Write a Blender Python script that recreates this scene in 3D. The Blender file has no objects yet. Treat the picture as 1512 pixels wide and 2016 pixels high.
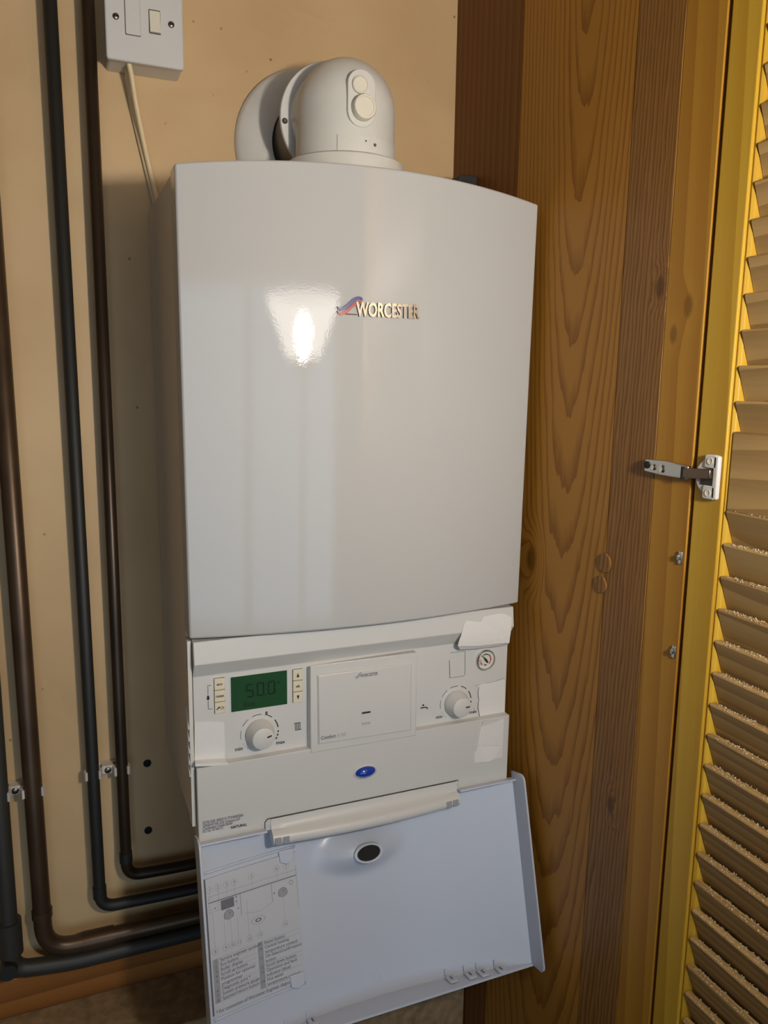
import bpy, bmesh, math, random
from mathutils import Vector, Matrix, Euler
S = bpy.context.scene
COL = S.collection
random.seed(7)

# ------------------------------------------------------------------ camera
FPX = 1551.19
CAM = Vector((-0.1170, -1.0297, 0.4859))
EUL = Euler((math.radians(80.5115), math.radians(-0.7576), math.radians(-22.5937)), 'XYZ')
cd = bpy.data.cameras.new('camera')
cam = bpy.data.objects.new('camera', cd)
COL.objects.link(cam)
cam.location = CAM
cam.rotation_euler = EUL
cd.sensor_fit = 'VERTICAL'
cd.sensor_height = 36.0
cd.lens = FPX / 2016 * 36.0
cd.clip_start = 0.01
S.camera = cam
ROT = EUL.to_matrix()

# ------------------------------------------------------------------ world: flat grey daylight outside the garden doors
W = bpy.data.worlds.new('overcast_sky')
S.world = W
W.use_nodes = True
bgn = W.node_tree.nodes['Background']
bgn.inputs[0].default_value = (0.58, 0.78, 1.0, 1)
bgn.inputs[1].default_value = 1.65

# light portal in the garden door opening (guides sampling only, gives no light itself)
LX0, LX1, LZ0, LZ1, YB = -1.75, 1.05, -1.02, 1.05, -4.0
al = bpy.data.lights.new('garden_door_portal', 'AREA')
al.shape = 'RECTANGLE'
al.size = LX1 - LX0
al.size_y = LZ1 - LZ0
al.cycles.is_portal = True
ao = bpy.data.objects.new('garden_door_portal', al)
COL.objects.link(ao)
ao.location = ((LX0 + LX1) / 2, YB - 0.03, (LZ0 + LZ1) / 2)
ao.rotation_euler = (math.radians(90), 0, 0)

# lamp (the floor lamp that the boiler casing mirrors); its bulb light is made in its builder
LAMP = Vector((0.210, -1.12, 0.588))
LAMP_COL = (1.0, 0.90, 0.76)
BULB_STRENGTH = 1000.0
SHADE_STRENGTH = 14.0
S.cycles.max_bounces = 5
S.cycles.adaptive_threshold = 0.02
S.cycles.diffuse_bounces = 3
S.cycles.glossy_bounces = 2
S.cycles.transparent_max_bounces = 6

S.view_settings.view_transform = 'Standard'
S.view_settings.look = 'None'
S.view_settings.exposure = 0.0
S.view_settings.gamma = 1.0
S.view_settings.use_curve_mapping = False


# ------------------------------------------------------------------ helpers
def ray(x, y):
    return ROT @ Vector(((x - 756) / FPX, -(y - 1008) / FPX, -1.0))


def px(x, y, ax, v):
    """point of the plane (axis ax = v) seen at picture position x, y"""
    d = ray(x, y)
    t = (v - CAM[ax]) / d[ax]
    return CAM + d * t


WLOC = {}


def wloc(o):
    return WLOC.get(o.name, Vector((0, 0, 0))) if o else Vector((0, 0, 0))


def thing(name, loc, label, cat, group=None):
    o = bpy.data.objects.new(name, None)
    COL.objects.link(o)
    o.empty_display_size = 0.02
    o.location = loc
    WLOC[o.name] = Vector(loc)
    o['label'] = label
    o['category'] = cat
    if group:
        o['group'] = group
    return o


def tag(o, label, cat, group=None):
    o['label'] = label
    o['category'] = cat
    if group:
        o['group'] = group
    return o


def struct(o):
    o['kind'] = 'structure'
    return o


def obj(name, bm, mat, parent=None, smooth=None, bevel=0, seg=2, label=None):
    me = bpy.data.meshes.new(name)
    if isinstance(bm, tuple):
        me.from_pydata(bm[0], [], bm[1])
    else:
        bmesh.ops.recalc_face_normals(bm, faces=bm.faces)
        bm.to_mesh(me)
        bm.free()
    vs = [v.co.copy() for v in me.vertices]
    if vs:
        c = Vector([(min(v[i] for v in vs) + max(v[i] for v in vs)) / 2 for i in range(3)])
    else:
        c = Vector()
    for v in me.vertices:
        v.co -= c
    o = bpy.data.objects.new(name, me)
    COL.objects.link(o)
    me.materials.append(mat)
    o.parent = parent
    o.location = c - wloc(parent)
    WLOC[o.name] = c
    if smooth:
        for p in me.polygons:
            p.use_smooth = True
        if smooth != 'all':
            me.set_sharp_from_angle(angle=math.radians(smooth))
    if bevel:
        m = o.modifiers.new('bevel', 'BEVEL')
        m.width = bevel
        m.segments = seg
        m.limit_method = 'ANGLE'
        m.angle_limit = math.radians(35)
        m.harden_normals = False
        if not smooth:
            for p in me.polygons:
                p.use_smooth = True
            me.set_sharp_from_angle(angle=math.radians(30))
    if label:
        o['label'] = label
    return o


def box(bm, x0, x1, y0, y1, z0, z1):
    vs = [bm.verts.new((x, y, z)) for x in (x0, x1) for y in (y0, y1) for z in (z0, z1)]
    for f in ((0, 1, 3, 2), (4, 6, 7, 5), (0, 4, 5, 1), (2, 3, 7, 6), (0, 2, 6, 4), (1, 5, 7, 3)):
        bm.faces.new([vs[i] for i in f])
    return bm


def bx(*a):
    return box(bmesh.new(), *a)


def prism(pts, offset, bm=None):
    """polygon of 3-D points extruded by a vector"""
    bm = bm or bmesh.new()
    off = Vector(offset)
    a = [bm.verts.new(Vector(p)) for p in pts]
    b = [bm.verts.new(Vector(p) + off) for p in pts]
    bm.faces.new(a)
    bm.faces.new(b[::-1])
    n = len(a)
    for i in range(n):
        bm.faces.new((a[i], b[i], b[(i + 1) % n], a[(i + 1) % n]))
    return bm


def frame_of(d):
    d = Vector(d).normalized()
    up = Vector((0, 0, 1)) if abs(d.z) < 0.9 else Vector((0, 1, 0))
    u = d.cross(up).normalized()
    return u, d.cross(u).normalized(), d


def tube(path, r, seg=20, bm=None, caps=True):
    bm = bm or bmesh.new()
    P = [Vector(p) for p in path]
    rs = r if isinstance(r, (list, tuple)) else [r] * len(P)
    rings = []
    u = None
    for i, p in enumerate(P):
        t = (P[min(i + 1, len(P) - 1)] - P[max(i - 1, 0)]).normalized()
        if u is None:
            u, v, _ = frame_of(t)
        else:
            u = (u - t * u.dot(t)).normalized()
            v = t.cross(u)
        rings.append([bm.verts.new(p + (u * math.cos(2 * math.pi * k / seg) + v * math.sin(2 * math.pi * k / seg)) * rs[i])
                      for k in range(seg)])
    for a, b in zip(rings, rings[1:]):
        for k in range(seg):
            bm.faces.new((a[k], a[(k + 1) % seg], b[(k + 1) % seg], b[k]))
    if caps:
        bm.faces.new(rings[0])
        bm.faces.new(rings[-1][::-1])
    return bm


def lathe(prof, origin, axis, seg=48, bm=None, cap=True):
    """profile of (radius, height) turned about an axis"""
    bm = bm or bmesh.new()
    u, v, d = frame_of(axis)
    o = Vector(origin)
    rings = []
    for r, h in prof:
        rings.append([bm.verts.new(o + d * h + (u * math.cos(2 * math.pi * k / seg) + v * math.sin(2 * math.pi * k / seg)) * max(r, 1e-5))
                      for k in range(seg)])
    for a, b in zip(rings, rings[1:]):
        for k in range(seg):
            bm.faces.new((a[k], a[(k + 1) % seg], b[(k + 1) % seg], b[k]))
    if cap:
        bm.faces.new(rings[0][::-1])
        bm.faces.new(rings[-1])
    return bm


def rrect(x0, x1, z0, z1, r, n=5):
    out = []
    for cx, cz, a0 in ((x1 - r, z1 - r, 0), (x0 + r, z1 - r, 90), (x0 + r, z0 + r, 180), (x1 - r, z0 + r, 270)):
        for k in range(n + 1):
            a = math.radians(a0 + 90 * k / n)
            out.append((cx + r * math.cos(a), cz + r * math.sin(a)))
    return out


def fillet(pts, r, n=8):
    P = [Vector(p) for p in pts]
    out = [P[0]]
    for a, b, c in zip(P, P[1:], P[2:]):
        u = (a - b).normalized()
        w = (c - b).normalized()
        p0, p1 = b + u * r, b + w * r
        for k in range(n + 1):
            t = k / n
            out.append(p0 * (1 - t) ** 2 + b * 2 * t * (1 - t) + p1 * t * t)
    out.append(P[-1])
    return out


def smoothpath(pts, n=8):
    P = [Vector(p) for p in pts]
    P = [P[0] * 2 - P[1]] + P + [P[-1] * 2 - P[-2]]
    out = []
    for i in range(1, len(P) - 2):
        p0, p1, p2, p3 = P[i - 1:i + 3]
        for k in range(n):
            t = k / n
            out.append(0.5 * ((2 * p1) + (p2 - p0) * t + (2 * p0 - 5 * p1 + 4 * p2 - p3) * t * t + (3 * p1 - p0 - 3 * p2 + p3) * t ** 3))
    out.append(P[-2])
    return out


TXT = {}


def text2d(body, size, bold=0.0, shear=0.0):
    """lettering as flat 2-D geometry: (verts, faces), origin at the left of the base line, cap height = size"""
    key = (body, bold, shear)
    if key not in TXT:
        cu = bpy.data.curves.new('lettering', 'FONT')
        cu.body = body
        cu.size = 1.0
        cu.offset = bold
        cu.shear = shear
        cu.resolution_u = 3
        cu.fill_mode = 'FRONT'
        o = bpy.data.objects.new('lettering', cu)
        COL.objects.link(o)
        dg = bpy.context.evaluated_depsgraph_get()
        me = bpy.data.meshes.new_from_object(o.evaluated_get(dg))
        TXT[key] = ([tuple(v.co[:2]) for v in me.vertices], [tuple(p.vertices) for p in me.polygons])
        bpy.data.objects.remove(o)
        bpy.data.curves.remove(cu)
        bpy.data.meshes.remove(me)
    v, f = TXT[key]
    k = size / 0.7
    return [(a * k, b * k) for a, b in v], f


class Flat:
    """collects flat print in a 2-D frame and maps it onto a surface"""

    def __init__(self, fn):
        self.fn, self.v, self.f = fn, [], []
        self.done = []

    def cut(self):
        """what follows is a mark of its own"""
        if self.v:
            self.done.append((self.v, self.f))
        self.v, self.f = [], []

    def poly(self, pts):
        b = len(self.v)
        self.v += [self.fn(*p) for p in pts]
        self.f.append(tuple(range(b, b + len(pts))))

    def line(self, a, b, w):
        ax, ay = a
        bx_, by = b
        l = math.hypot(bx_ - ax, by - ay) or 1
        nx, ny = -(by - ay) / l * w / 2, (bx_ - ax) / l * w / 2
        self.poly([(ax + nx, ay + ny), (ax - nx, ay - ny), (bx_ - nx, by - ny), (bx_ + nx, by + ny)])

    def pline(self, pts, w):
        for a, b in zip(pts, pts[1:]):
            self.line(a, b, w)

    def ring(self, c, r, w, n=20, sx=1, a0=0, a1=360):
        for k in range(n):
            p, q = math.radians(a0 + (a1 - a0) * k / n), math.radians(a0 + (a1 - a0) * (k + 1) / n)
            self.poly([(c[0] + (r + s) * sx * math.cos(t), c[1] + (r + s) * math.sin(t)) for t, s in
                       ((p, w / 2), (p, -w / 2), (q, -w / 2), (q, w / 2))])

    def disc(self, c, r, n=16, sx=1):
        self.poly([(c[0] + r * sx * math.cos(2 * math.pi * k / n), c[1] + r * math.sin(2 * math.pi * k / n)) for k in range(n)])

    def text(self, body, x, y, size, align='L', bold=0.0, width=None):
        v, f = text2d(body, size, bold)
        if not v:
            return
        keep = (self.v, self.f)
        self.v, self.f = [], []
        w = max(a for a, b in v)
        sx = (width / w) if width else 1.0
        w *= sx
        ox = x - (w / 2 if align == 'C' else w if align == 'R' else 0)
        b0 = len(self.v)
        self.v += [self.fn(ox + a * sx, y + b) for a, b in v]
        self.f += [tuple(i + b0 for i in p) for p in f]
        self.done.append((self.v, self.f))
        self.v, self.f = keep

    def build(self, name, mat, parent, label=None):
        self.cut()
        for v, f in self.done:
            obj(name, (v, f), mat, parent, label=label)


# ------------------------------------------------------------------ materials
def srgb(r, g, b):
    def f(c):
        c /= 255
        return c / 12.92 if c <= 0.04045 else ((c + 0.055) / 1.055) ** 2.4
    return (f(r), f(g), f(b), 1)


def mat(name, col, rough=0.5, metal=0.0, coat=0.0, var=0.0, vscale=8.0, bump=0.0, bscale=200.0, spec=0.5):
    m = bpy.data.materials.new(name)
    m.use_nodes = True
    nt = m.node_tree
    b = nt.nodes['Principled BSDF']
    b.inputs['Base Color'].default_value = col
    b.inputs['Roughness'].default_value = rough
    b.inputs['Metallic'].default_value = metal
    b.inputs['Coat Weight'].default_value = coat
    b.inputs['Coat Roughness'].default_value = 0.04
    b.inputs['Specular IOR Level'].default_value = spec
    tc = nt.nodes.new('ShaderNodeTexCoord')
    if var:
        n = nt.nodes.new('ShaderNodeTexNoise')
        n.inputs['Scale'].default_value = vscale
        n.inputs['Detail'].default_value = 5
        nt.links.new(tc.outputs['Object'], n.inputs['Vector'])
        r = nt.nodes.new('ShaderNodeValToRGB')
        r.color_ramp.elements[0].position = 0.3
        r.color_ramp.elements[1].position = 0.7
        r.color_ramp.elements[0].color = [c * (1 - var) for c in col[:3]] + [1]
        r.color_ramp.elements[1].color = [min(1, c * (1 + var)) for c in col[:3]] + [1]
        nt.links.new(n.outputs['Fac'], r.inputs['Fac'])
        nt.links.new(r.outputs['Color'], b.inputs['Base Color'])
    if bump:
        n = nt.nodes.new('ShaderNodeTexNoise')
        n.inputs['Scale'].default_value = bscale
        n.inputs['Detail'].default_value = 3
        nt.links.new(tc.outputs['Object'], n.inputs['Vector'])
        bp = nt.nodes.new('ShaderNodeBump')
        bp.inputs['Strength'].default_value = bump
        bp.inputs['Distance'].default_value = 0.002
        nt.links.new(n.outputs['Fac'], bp.inputs['Height'])
        nt.links.new(bp.outputs['Normal'], b.inputs['Normal'])
    return m


def wood(name, light, dark, ring=26.0, tilt=(0.05, 0.02), off=(0.0, 0.0), dist=2.2, fine=0.35, knots=(), rough=0.45, contrast=(0.35, 0.8),
         coat=0.0, axis=2):
    """sawn timber: growth rings about a long axis that runs slightly askew to the board, plus fibre streaks and knots
    (knots in world metres on the board face, as (x, y, z, radius))"""
    m = bpy.data.materials.new(name)
    m.use_nodes = True
    nt = m.node_tree
    L = nt.links.new
    b = nt.nodes['Principled BSDF']
    b.inputs['Roughness'].default_value = rough
    b.inputs['Coat Weight'].default_value = coat
    b.inputs['Specular IOR Level'].default_value = 0.25
    b.inputs['Coat Roughness'].default_value = 0.3
    g = nt.nodes.new('ShaderNodeNewGeometry')
    mp = nt.nodes.new('ShaderNodeMapping')
    mp.vector_type = 'POINT'
    rot = {2: (tilt[0], tilt[1], 0), 1: (math.pi / 2 + tilt[0], tilt[1], 0), 0: (tilt[0], math.pi / 2 + tilt[1], 0)}[axis]
    mp.inputs['Rotation'].default_value = rot
    mp.inputs['Location'].default_value = (off[0], off[1], 0)
    L(g.outputs['Position'], mp.inputs['Vector'])
    sq = nt.nodes.new('ShaderNodeMapping')
    sq.inputs['Scale'].default_value = (1, 1, 0.12)
    L(mp.outputs['Vector'], sq.inputs['Vector'])
    vec = sq.outputs['Vector']
    dark_add = None
    for (kx, ky, kz, kr) in knots:
        sub = nt.nodes.new('ShaderNodeVectorMath')
        sub.operation = 'SUBTRACT'
        L(g.outputs['Position'], sub.inputs[0])
        sub.inputs[1].default_value = (kx, ky, kz)
        sc = nt.nodes.new('ShaderNodeVectorMath')
        sc.operation = 'MULTIPLY'
        L(sub.outputs[0], sc.inputs[0])
        sc.inputs[1].default_value = (1, 1, 0.55)
        ln = nt.nodes.new('ShaderNodeVectorMath')
        ln.operation = 'LENGTH'
        L(sc.outputs[0], ln.inputs[0])
        mr = nt.nodes.new('ShaderNodeMapRange')
        mr.inputs['From Min'].default_value = kr * 0.5
        mr.inputs['From Max'].default_value = kr * 1.3
        mr.inputs['To Min'].default_value = 0.85
        mr.inputs['To Max'].default_value = 0
        mr.interpolation_type = 'SMOOTHSTEP'
        L(ln.outputs['Value'], mr.inputs['Value'])
        # grain flows round the knot
        bend = nt.nodes.new('ShaderNodeMapRange')
        bend.inputs['From Min'].default_value = 0
        bend.inputs['From Max'].default_value = kr * 3.5
        bend.inputs['To Min'].default_value = 0.018
        bend.inputs['To Max'].default_value = 0
        bend.interpolation_type = 'SMOOTHSTEP'
        L(ln.outputs['Value'], bend.inputs['Value'])
        ad = nt.nodes.new('ShaderNodeVectorMath')
        ad.operation = 'ADD'
        L(vec, ad.inputs[0])
        L(bend.outputs[0], ad.inputs[1])
        vec = ad.outputs[0]
        if dark_add is None:
            dark_add = mr.outputs[0]
        else:
            mx = nt.nodes.new('ShaderNodeMath')
            mx.operation = 'MAXIMUM'
            L(dark_add, mx.inputs[0])
            L(mr.outputs[0], mx.inputs[1])
            dark_add = mx.outputs[0]
    wv = nt.nodes.new('ShaderNodeTexWave')
    wv.wave_type = 'RINGS'
    wv.rings_direction = 'Z'
    wv.wave_profile = 'SAW'
    wv.inputs['Scale'].default_value = ring
    wv.inputs['Distortion'].default_value = dist
    wv.inputs['Detail'].default_value = 2.5
    wv.inputs['Detail Scale'].default_value = 1.2
    L(vec, wv.inputs['Vector'])
    st = nt.nodes.new('ShaderNodeMapping')
    st.inputs['Scale'].default_value = (260, 260, 5)
    L(mp.outputs['Vector'], st.inputs['Vector'])
    nz = nt.nodes.new('ShaderNodeTexNoise')
    nz.inputs['Scale'].default_value = 1.0
    nz.inputs['Detail'].default_value = 4
    L(st.outputs['Vector'], nz.inputs['Vector'])
    st2 = nt.nodes.new('ShaderNodeMapping')
    st2.inputs['Scale'].default_value = (30, 30, 2.2)
    L(mp.outputs['Vector'], st2.inputs['Vector'])
    nz2 = nt.nodes.new('ShaderNodeTexNoise')
    nz2.inputs['Scale'].default_value = 1.0
    nz2.inputs['Detail'].default_value = 3
    L(st2.outputs['Vector'], nz2.inputs['Vector'])
    a = nt.nodes.new('ShaderNodeMath')
    a.operation = 'MULTIPLY_ADD'
    L(nz.outputs['Fac'], a.inputs[0])
    a.inputs[1].default_value = fine
    L(wv.outputs['Fac'], a.inputs[2])
    a2 = nt.nodes.new('ShaderNodeMath')
    a2.operation = 'MULTIPLY_ADD'
    L(nz2.outputs['Fac'], a2.inputs[0])
    a2.inputs[1].default_value = fine
    L(a.outputs[0], a2.inputs[2])
    a3 = nt.nodes.new('ShaderNodeMath')
    a3.operation = 'SUBTRACT'
    L(a2.outputs[0], a3.inputs[0])
    a3.inputs[1].default_value = fine * 0.85
    r = nt.nodes.new('ShaderNodeValToRGB')
    r.color_ramp.elements[0].position = contrast[0]
    r.color_ramp.elements[1].position = contrast[1]
    r.color_ramp.elements[0].color = light
    r.color_ramp.elements[1].color = dark
    L(a3.outputs[0], r.inputs['Fac'])
    out = r.outputs['Color']
    if dark_add is not None:
        mx = nt.nodes.new('ShaderNodeMix')
        mx.data_type = 'RGBA'
        L(dark_add, mx.inputs['Factor'])
        L(out, mx.inputs['A'])
        mx.inputs['B'].default_value = [c * 0.6 for c in dark[:3]] + [1]
        out = mx.outputs['Result']
    L(out, b.inputs['Base Color'])
    bp = nt.nodes.new('ShaderNodeBump')
    bp.inputs['Strength'].default_value = 0.12
    bp.inputs['Distance'].default_value = 0.001
    L(a3.outputs[0], bp.inputs['Height'])
    L(bp.outputs['Normal'], b.inputs['Normal'])
    return m


def emit(name, col, strength):
    m = bpy.data.materials.new(name)
    m.use_nodes = True
    nt = m.node_tree
    nt.nodes.remove(nt.nodes['Principled BSDF'])
    e = nt.nodes.new('ShaderNodeEmission')
    e.inputs[0].default_value = (*col[:3], 1)
    e.inputs[1].default_value = strength
    nt.links.new(e.outputs[0], nt.nodes['Material Output'].inputs[0])
    return m


def plaster():
    m = mat('magnolia_emulsion', srgb(206, 176, 136), 0.55, spec=0.35)
    nt = m.node_tree
    L = nt.links.new
    b = nt.nodes['Principled BSDF']
    g = nt.nodes.new('ShaderNodeNewGeometry')
    n1 = nt.nodes.new('ShaderNodeTexNoise')
    n1.inputs['Scale'].default_value = 5
    n1.inputs['Detail'].default_value = 6
    L(g.outputs['Position'], n1.inputs['Vector'])
    r1 = nt.nodes.new('ShaderNodeValToRGB')
    r1.color_ramp.elements[0].position = 0.3
    r1.color_ramp.elements[0].color = srgb(198, 165, 122)
    r1.color_ramp.elements[1].position = 0.75
    r1.color_ramp.elements[1].color = srgb(214, 184, 140)
    L(n1.outputs['Fac'], r1.inputs['Fac'])
    # fly specks and scuffs
    vo = nt.nodes.new('ShaderNodeTexVoronoi')
    vo.inputs['Scale'].default_value = 26
    vo.inputs['Randomness'].default_value = 1
    L(g.outputs['Position'], vo.inputs['Vector'])
    lt = nt.nodes.new('ShaderNodeMapRange')
    lt.inputs['From Min'].default_value = 0.02
    lt.inputs['From Max'].default_value = 0.06
    lt.inputs['To Min'].default_value = 0.75
    lt.inputs['To Max'].default_value = 0
    L(vo.outputs['Distance'], lt.inputs['Value'])
    mx = nt.nodes.new('ShaderNodeMix')
    mx.data_type = 'RGBA'
    L(lt.outputs[0], mx.inputs['Factor'])
    L(r1.outputs['Color'], mx.inputs['A'])
    mx.inputs['B'].default_value = srgb(96, 72, 48)
    L(mx.outputs['Result'], b.inputs['Base Color'])
    n2 = nt.nodes.new('ShaderNodeTexNoise')
    n2.inputs['Scale'].default_value = 9
    n2.inputs['Detail'].default_value = 3
    n2.inputs['Distortion'].default_value = 0.6
    L(g.outputs['Position'], n2.inputs['Vector'])
    bp = nt.nodes.new('ShaderNodeBump')
    bp.inputs['Strength'].default_value = 0.4
    bp.inputs['Distance'].default_value = 0.012
    L(n2.outputs['Fac'], bp.inputs['Height'])
    L(bp.outputs['Normal'], b.inputs['Normal'])
    return m


def enamel():
    m = mat('white_enamel', srgb(186, 187, 188), 0.5, coat=1.0, bump=0.02, bscale=420, spec=0.05)
    m.node_tree.nodes['Principled BSDF'].inputs['Coat Roughness'].default_value = 0.03
    # orange-peel in the lacquer
    nt = m.node_tree
    b = nt.nodes['Principled BSDF']
    nl = b.inputs['Normal'].links[0]
    nt.links.new(nl.from_socket, b.inputs['Coat Normal'])
    return m


M = dict(
    wall=plaster(),
    room=mat('room_emulsion', srgb(142, 124, 100), 0.7),
    carpet=mat('brown_carpet', srgb(92, 78, 62), 0.95, var=0.12, vscale=60),
    white_room=mat('white_gloss_paint', srgb(232, 232, 228), 0.35),
    enamel=enamel(),
    steel_white=mat('white_casing_paint', srgb(216, 212, 204), 0.4),
    plastic=mat('white_plastic', srgb(208, 208, 207), 0.38, bump=0.02, bscale=900),
    flap=mat('white_moulded_plastic', srgb(196, 203, 218), 0.30, bump=0.02, bscale=700),
    cap=mat('cream_plastic', srgb(224, 219, 204), 0.45),
    button=mat('cream_button', srgb(222, 214, 190), 0.5),
    tape=mat('white_tape', srgb(226, 226, 226), 0.35, bump=0.25, bscale=60),
    paper=mat('label_card', srgb(196, 199, 207), 0.6),
    ink=mat('black_print', srgb(38, 38, 42), 0.6),
    grey_ink=mat('grey_print', srgb(112, 114, 124), 0.6),
    pale_ink=mat('pale_grey_print', srgb(158, 160, 168), 0.6),
    flue=mat('flue_white', srgb(214, 213, 208), 0.38, var=0.04, vscale=30),
    flue_duct=mat('flue_duct_grey', srgb(150, 142, 128), 0.5),
    dirt=mat('dirt_mark', srgb(92, 84, 72), 0.8),
    chrome=mat('chrome', srgb(222, 218, 210), 0.18, metal=1.0),
    badge_edge=mat('badge_edge', srgb(70, 66, 60), 0.4, metal=0.6),
    nickel=mat('nickel_plate', srgb(196, 198, 196), 0.28, metal=1.0),
    brown_steel=mat('bronzed_steel', srgb(120, 104, 92), 0.3, metal=1.0),
    screw=mat('screw_steel', srgb(120, 118, 112), 0.35, metal=1.0),
    dark=mat('black_recess', srgb(20, 19, 18), 0.8),
    blackplastic=mat('black_plastic', srgb(44, 42, 40), 0.5),
    blue=mat('blue_lens', srgb(16, 62, 170), 0.12, coat=1.0),
    logo_blue=mat('logo_blue', srgb(48, 56, 120), 0.3),
    logo_red=mat('logo_red', srgb(170, 42, 36), 0.3),
    lcd=mat('lcd_green', srgb(38, 78, 50), 0.12, coat=1.0, var=0.06, vscale=30),
    segment=mat('lcd_segment', srgb(12, 34, 20), 0.3),
    dial=mat('dial_white', srgb(214, 212, 202), 0.4),
    red=mat('gauge_red', srgb(196, 46, 44), 0.5),
    green=mat('gauge_green', srgb(40, 74, 56), 0.5),
    glass=None,
    copper=mat('tarnished_copper', srgb(84, 66, 50), 0.38, metal=0.55, var=0.25, vscale=14),
    copper_dark=mat('dark_tarnished_copper', srgb(58, 46, 36), 0.36, metal=0.5, var=0.3, vscale=10),
    pipe_black=mat('black_pipe_sleeve', srgb(34, 34, 32), 0.55),
    pipe_grey=mat('grey_pipe_sleeve', srgb(52, 50, 46), 0.5),
    solder=mat('solder_ring', srgb(140, 132, 120), 0.4, metal=0.9),
    cable=mat('cream_flex', srgb(222, 200, 160), 0.45),
    clip=mat('clip_plastic', srgb(214, 208, 198), 0.5),
    dust=mat('ledge_board', srgb(150, 126, 94), 0.85, var=0.3, vscale=70),
    fluff=mat('pale_dust', srgb(196, 182, 156), 1.0),
    lampmetal=mat('brass_lamp_metal', srgb(150, 120, 70), 0.3, metal=1.0),
)
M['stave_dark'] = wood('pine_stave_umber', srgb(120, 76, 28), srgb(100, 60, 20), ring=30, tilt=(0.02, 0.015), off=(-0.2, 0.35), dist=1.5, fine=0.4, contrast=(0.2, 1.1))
M['stave_gold'] = wood('pine_stave_golden', srgb(170, 120, 46), srgb(138, 90, 28), ring=46, tilt=(0.0, -0.085), off=(-0.304, 0.295), dist=2.8,
                       fine=0.35, contrast=(0.6, 1.2), knots=((0.4113, -0.2355, 0.2742, 0.010),))
M['stave_brown'] = wood('pine_stave_brown', srgb(148, 106, 54), srgb(112, 74, 33), ring=80, tilt=(0.01, -0.05), off=(-0.30, 0.30), dist=5.0, fine=0.6,
                        contrast=(0.35, 1.05), knots=((0.4113, -0.4275, 0.5751, 0.006), (0.4113, -0.4065, 0.0418, 0.006)))
M['post'] = wood('pale_pine_post', srgb(178, 132, 48), srgb(160, 112, 38), ring=14, tilt=(0.02, 0.01), off=(-0.3, 0.2), dist=1.2, fine=0.4, contrast=(0.2, 1.1),
                 knots=((0.4113, -0.449, 0.531, 0.005), (0.4113, -0.465, 0.555, 0.006)))
M['door'] = wood('varnished_pine_door', srgb(200, 162, 56), srgb(180, 140, 42), ring=14, tilt=(0.015, 0.02), off=(-0.2, 0.3), dist=1.4, fine=0.45, contrast=(0.2, 1.1),
                 coat=0.05)
M['slat'] = wood('varnished_pine_slat', srgb(180, 150, 100), srgb(152, 122, 78), ring=30, tilt=(0.02, 0.03), off=(-0.2, 0.3), dist=2.0, fine=0.5, contrast=(0.2, 1.1), axis=1)
M['batten'] = wood('pine_batten', srgb(150, 98, 48), srgb(122, 76, 34), ring=20, tilt=(0.02, 0.02), off=(0.2, 0.2), fine=0.4, contrast=(0.2, 1.1), axis=0)

# ------------------------------------------------------------------ the room
XP = 0.4113            # face of the pine side panel
ZL = -0.337            # top of the ledge under the boiler
FLOOR, CEIL = -1.05, 1.45
XL, XR = -2.2, 3.0

wall_back = struct(obj('wall_back', bx(XL, XR, 0.0, 0.1, FLOOR, CEIL), M['wall']))
struct(obj('floor', bx(XL, XR, YB, 0, FLOOR - 0.05, FLOOR), M['carpet']))
struct(obj('ceiling', bx(XL, XR, YB, 0, CEIL, CEIL + 0.05), M['room']))
struct(obj('wall_left', bx(XL - 0.1, XL, YB, 0, FLOOR, CEIL), M['room']))
struct(obj('wall_right', bx(XR, XR + 0.1, YB, 0, FLOOR, CEIL), M['room']))
bm = bx(XL, LX0, YB - 0.12, YB, FLOOR, CEIL)
box(bm, LX1, XR, YB - 0.12, YB, FLOOR, CEIL)
box(bm, LX0, LX1, YB - 0.12, YB, LZ1, CEIL)
box(bm, LX0, LX1, YB - 0.12, YB, FLOOR, LZ0)
struct(obj('wall_front', bm, M['room']))
win = struct(obj('window_1', prism([(LX0, YB - 0.06, LZ0), (LX0 + 0.05, YB - 0.06, LZ0), (LX0 + 0.05, YB - 0.06, LZ1), (LX0, YB - 0.06, LZ1)], (0, 0.06, 0)), M['white_room']))
obj('window_frame', bx(LX1 - 0.06, LX1 + 0.05, YB - 0.06, YB + 0.02, LZ0, LZ1 + 0.05), M['white_room'], win, bevel=0.004)
obj('window_frame', bx(LX0, LX1, YB - 0.06, YB, LZ1 - 0.06, LZ1), M['white_room'], win)
obj('window_frame', bx(-0.3, -0.22, YB - 0.06, YB, LZ0, LZ1 - 0.06), M['white_room'], win)
# two old fixing holes beside the boiler
for hx, hz in ((290, 1503), (292, 1635)):
    c = px(hx, hz, 1, -0.001)
    h = obj('screw_hole', lathe([(0.0052, 0), (0.0052, 0.0012), (0.0034, 0.0012), (0.003, 0.0002)], c + Vector((0, 0.001, 0)), (0, -1, 0), 14), M['dark'], wall_back)

# pine side panel made of upright staves
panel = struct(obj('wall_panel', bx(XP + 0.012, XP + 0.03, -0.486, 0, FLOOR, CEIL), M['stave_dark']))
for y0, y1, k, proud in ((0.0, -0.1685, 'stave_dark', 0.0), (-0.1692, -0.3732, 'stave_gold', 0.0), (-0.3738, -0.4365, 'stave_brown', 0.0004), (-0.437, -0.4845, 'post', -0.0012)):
    obj('stave', bx(XP + (-proud if k != 'post' else 0.0), XP + 0.012, y1, y0, FLOOR, CEIL), M[k], panel, bevel=0.0006)
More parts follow.
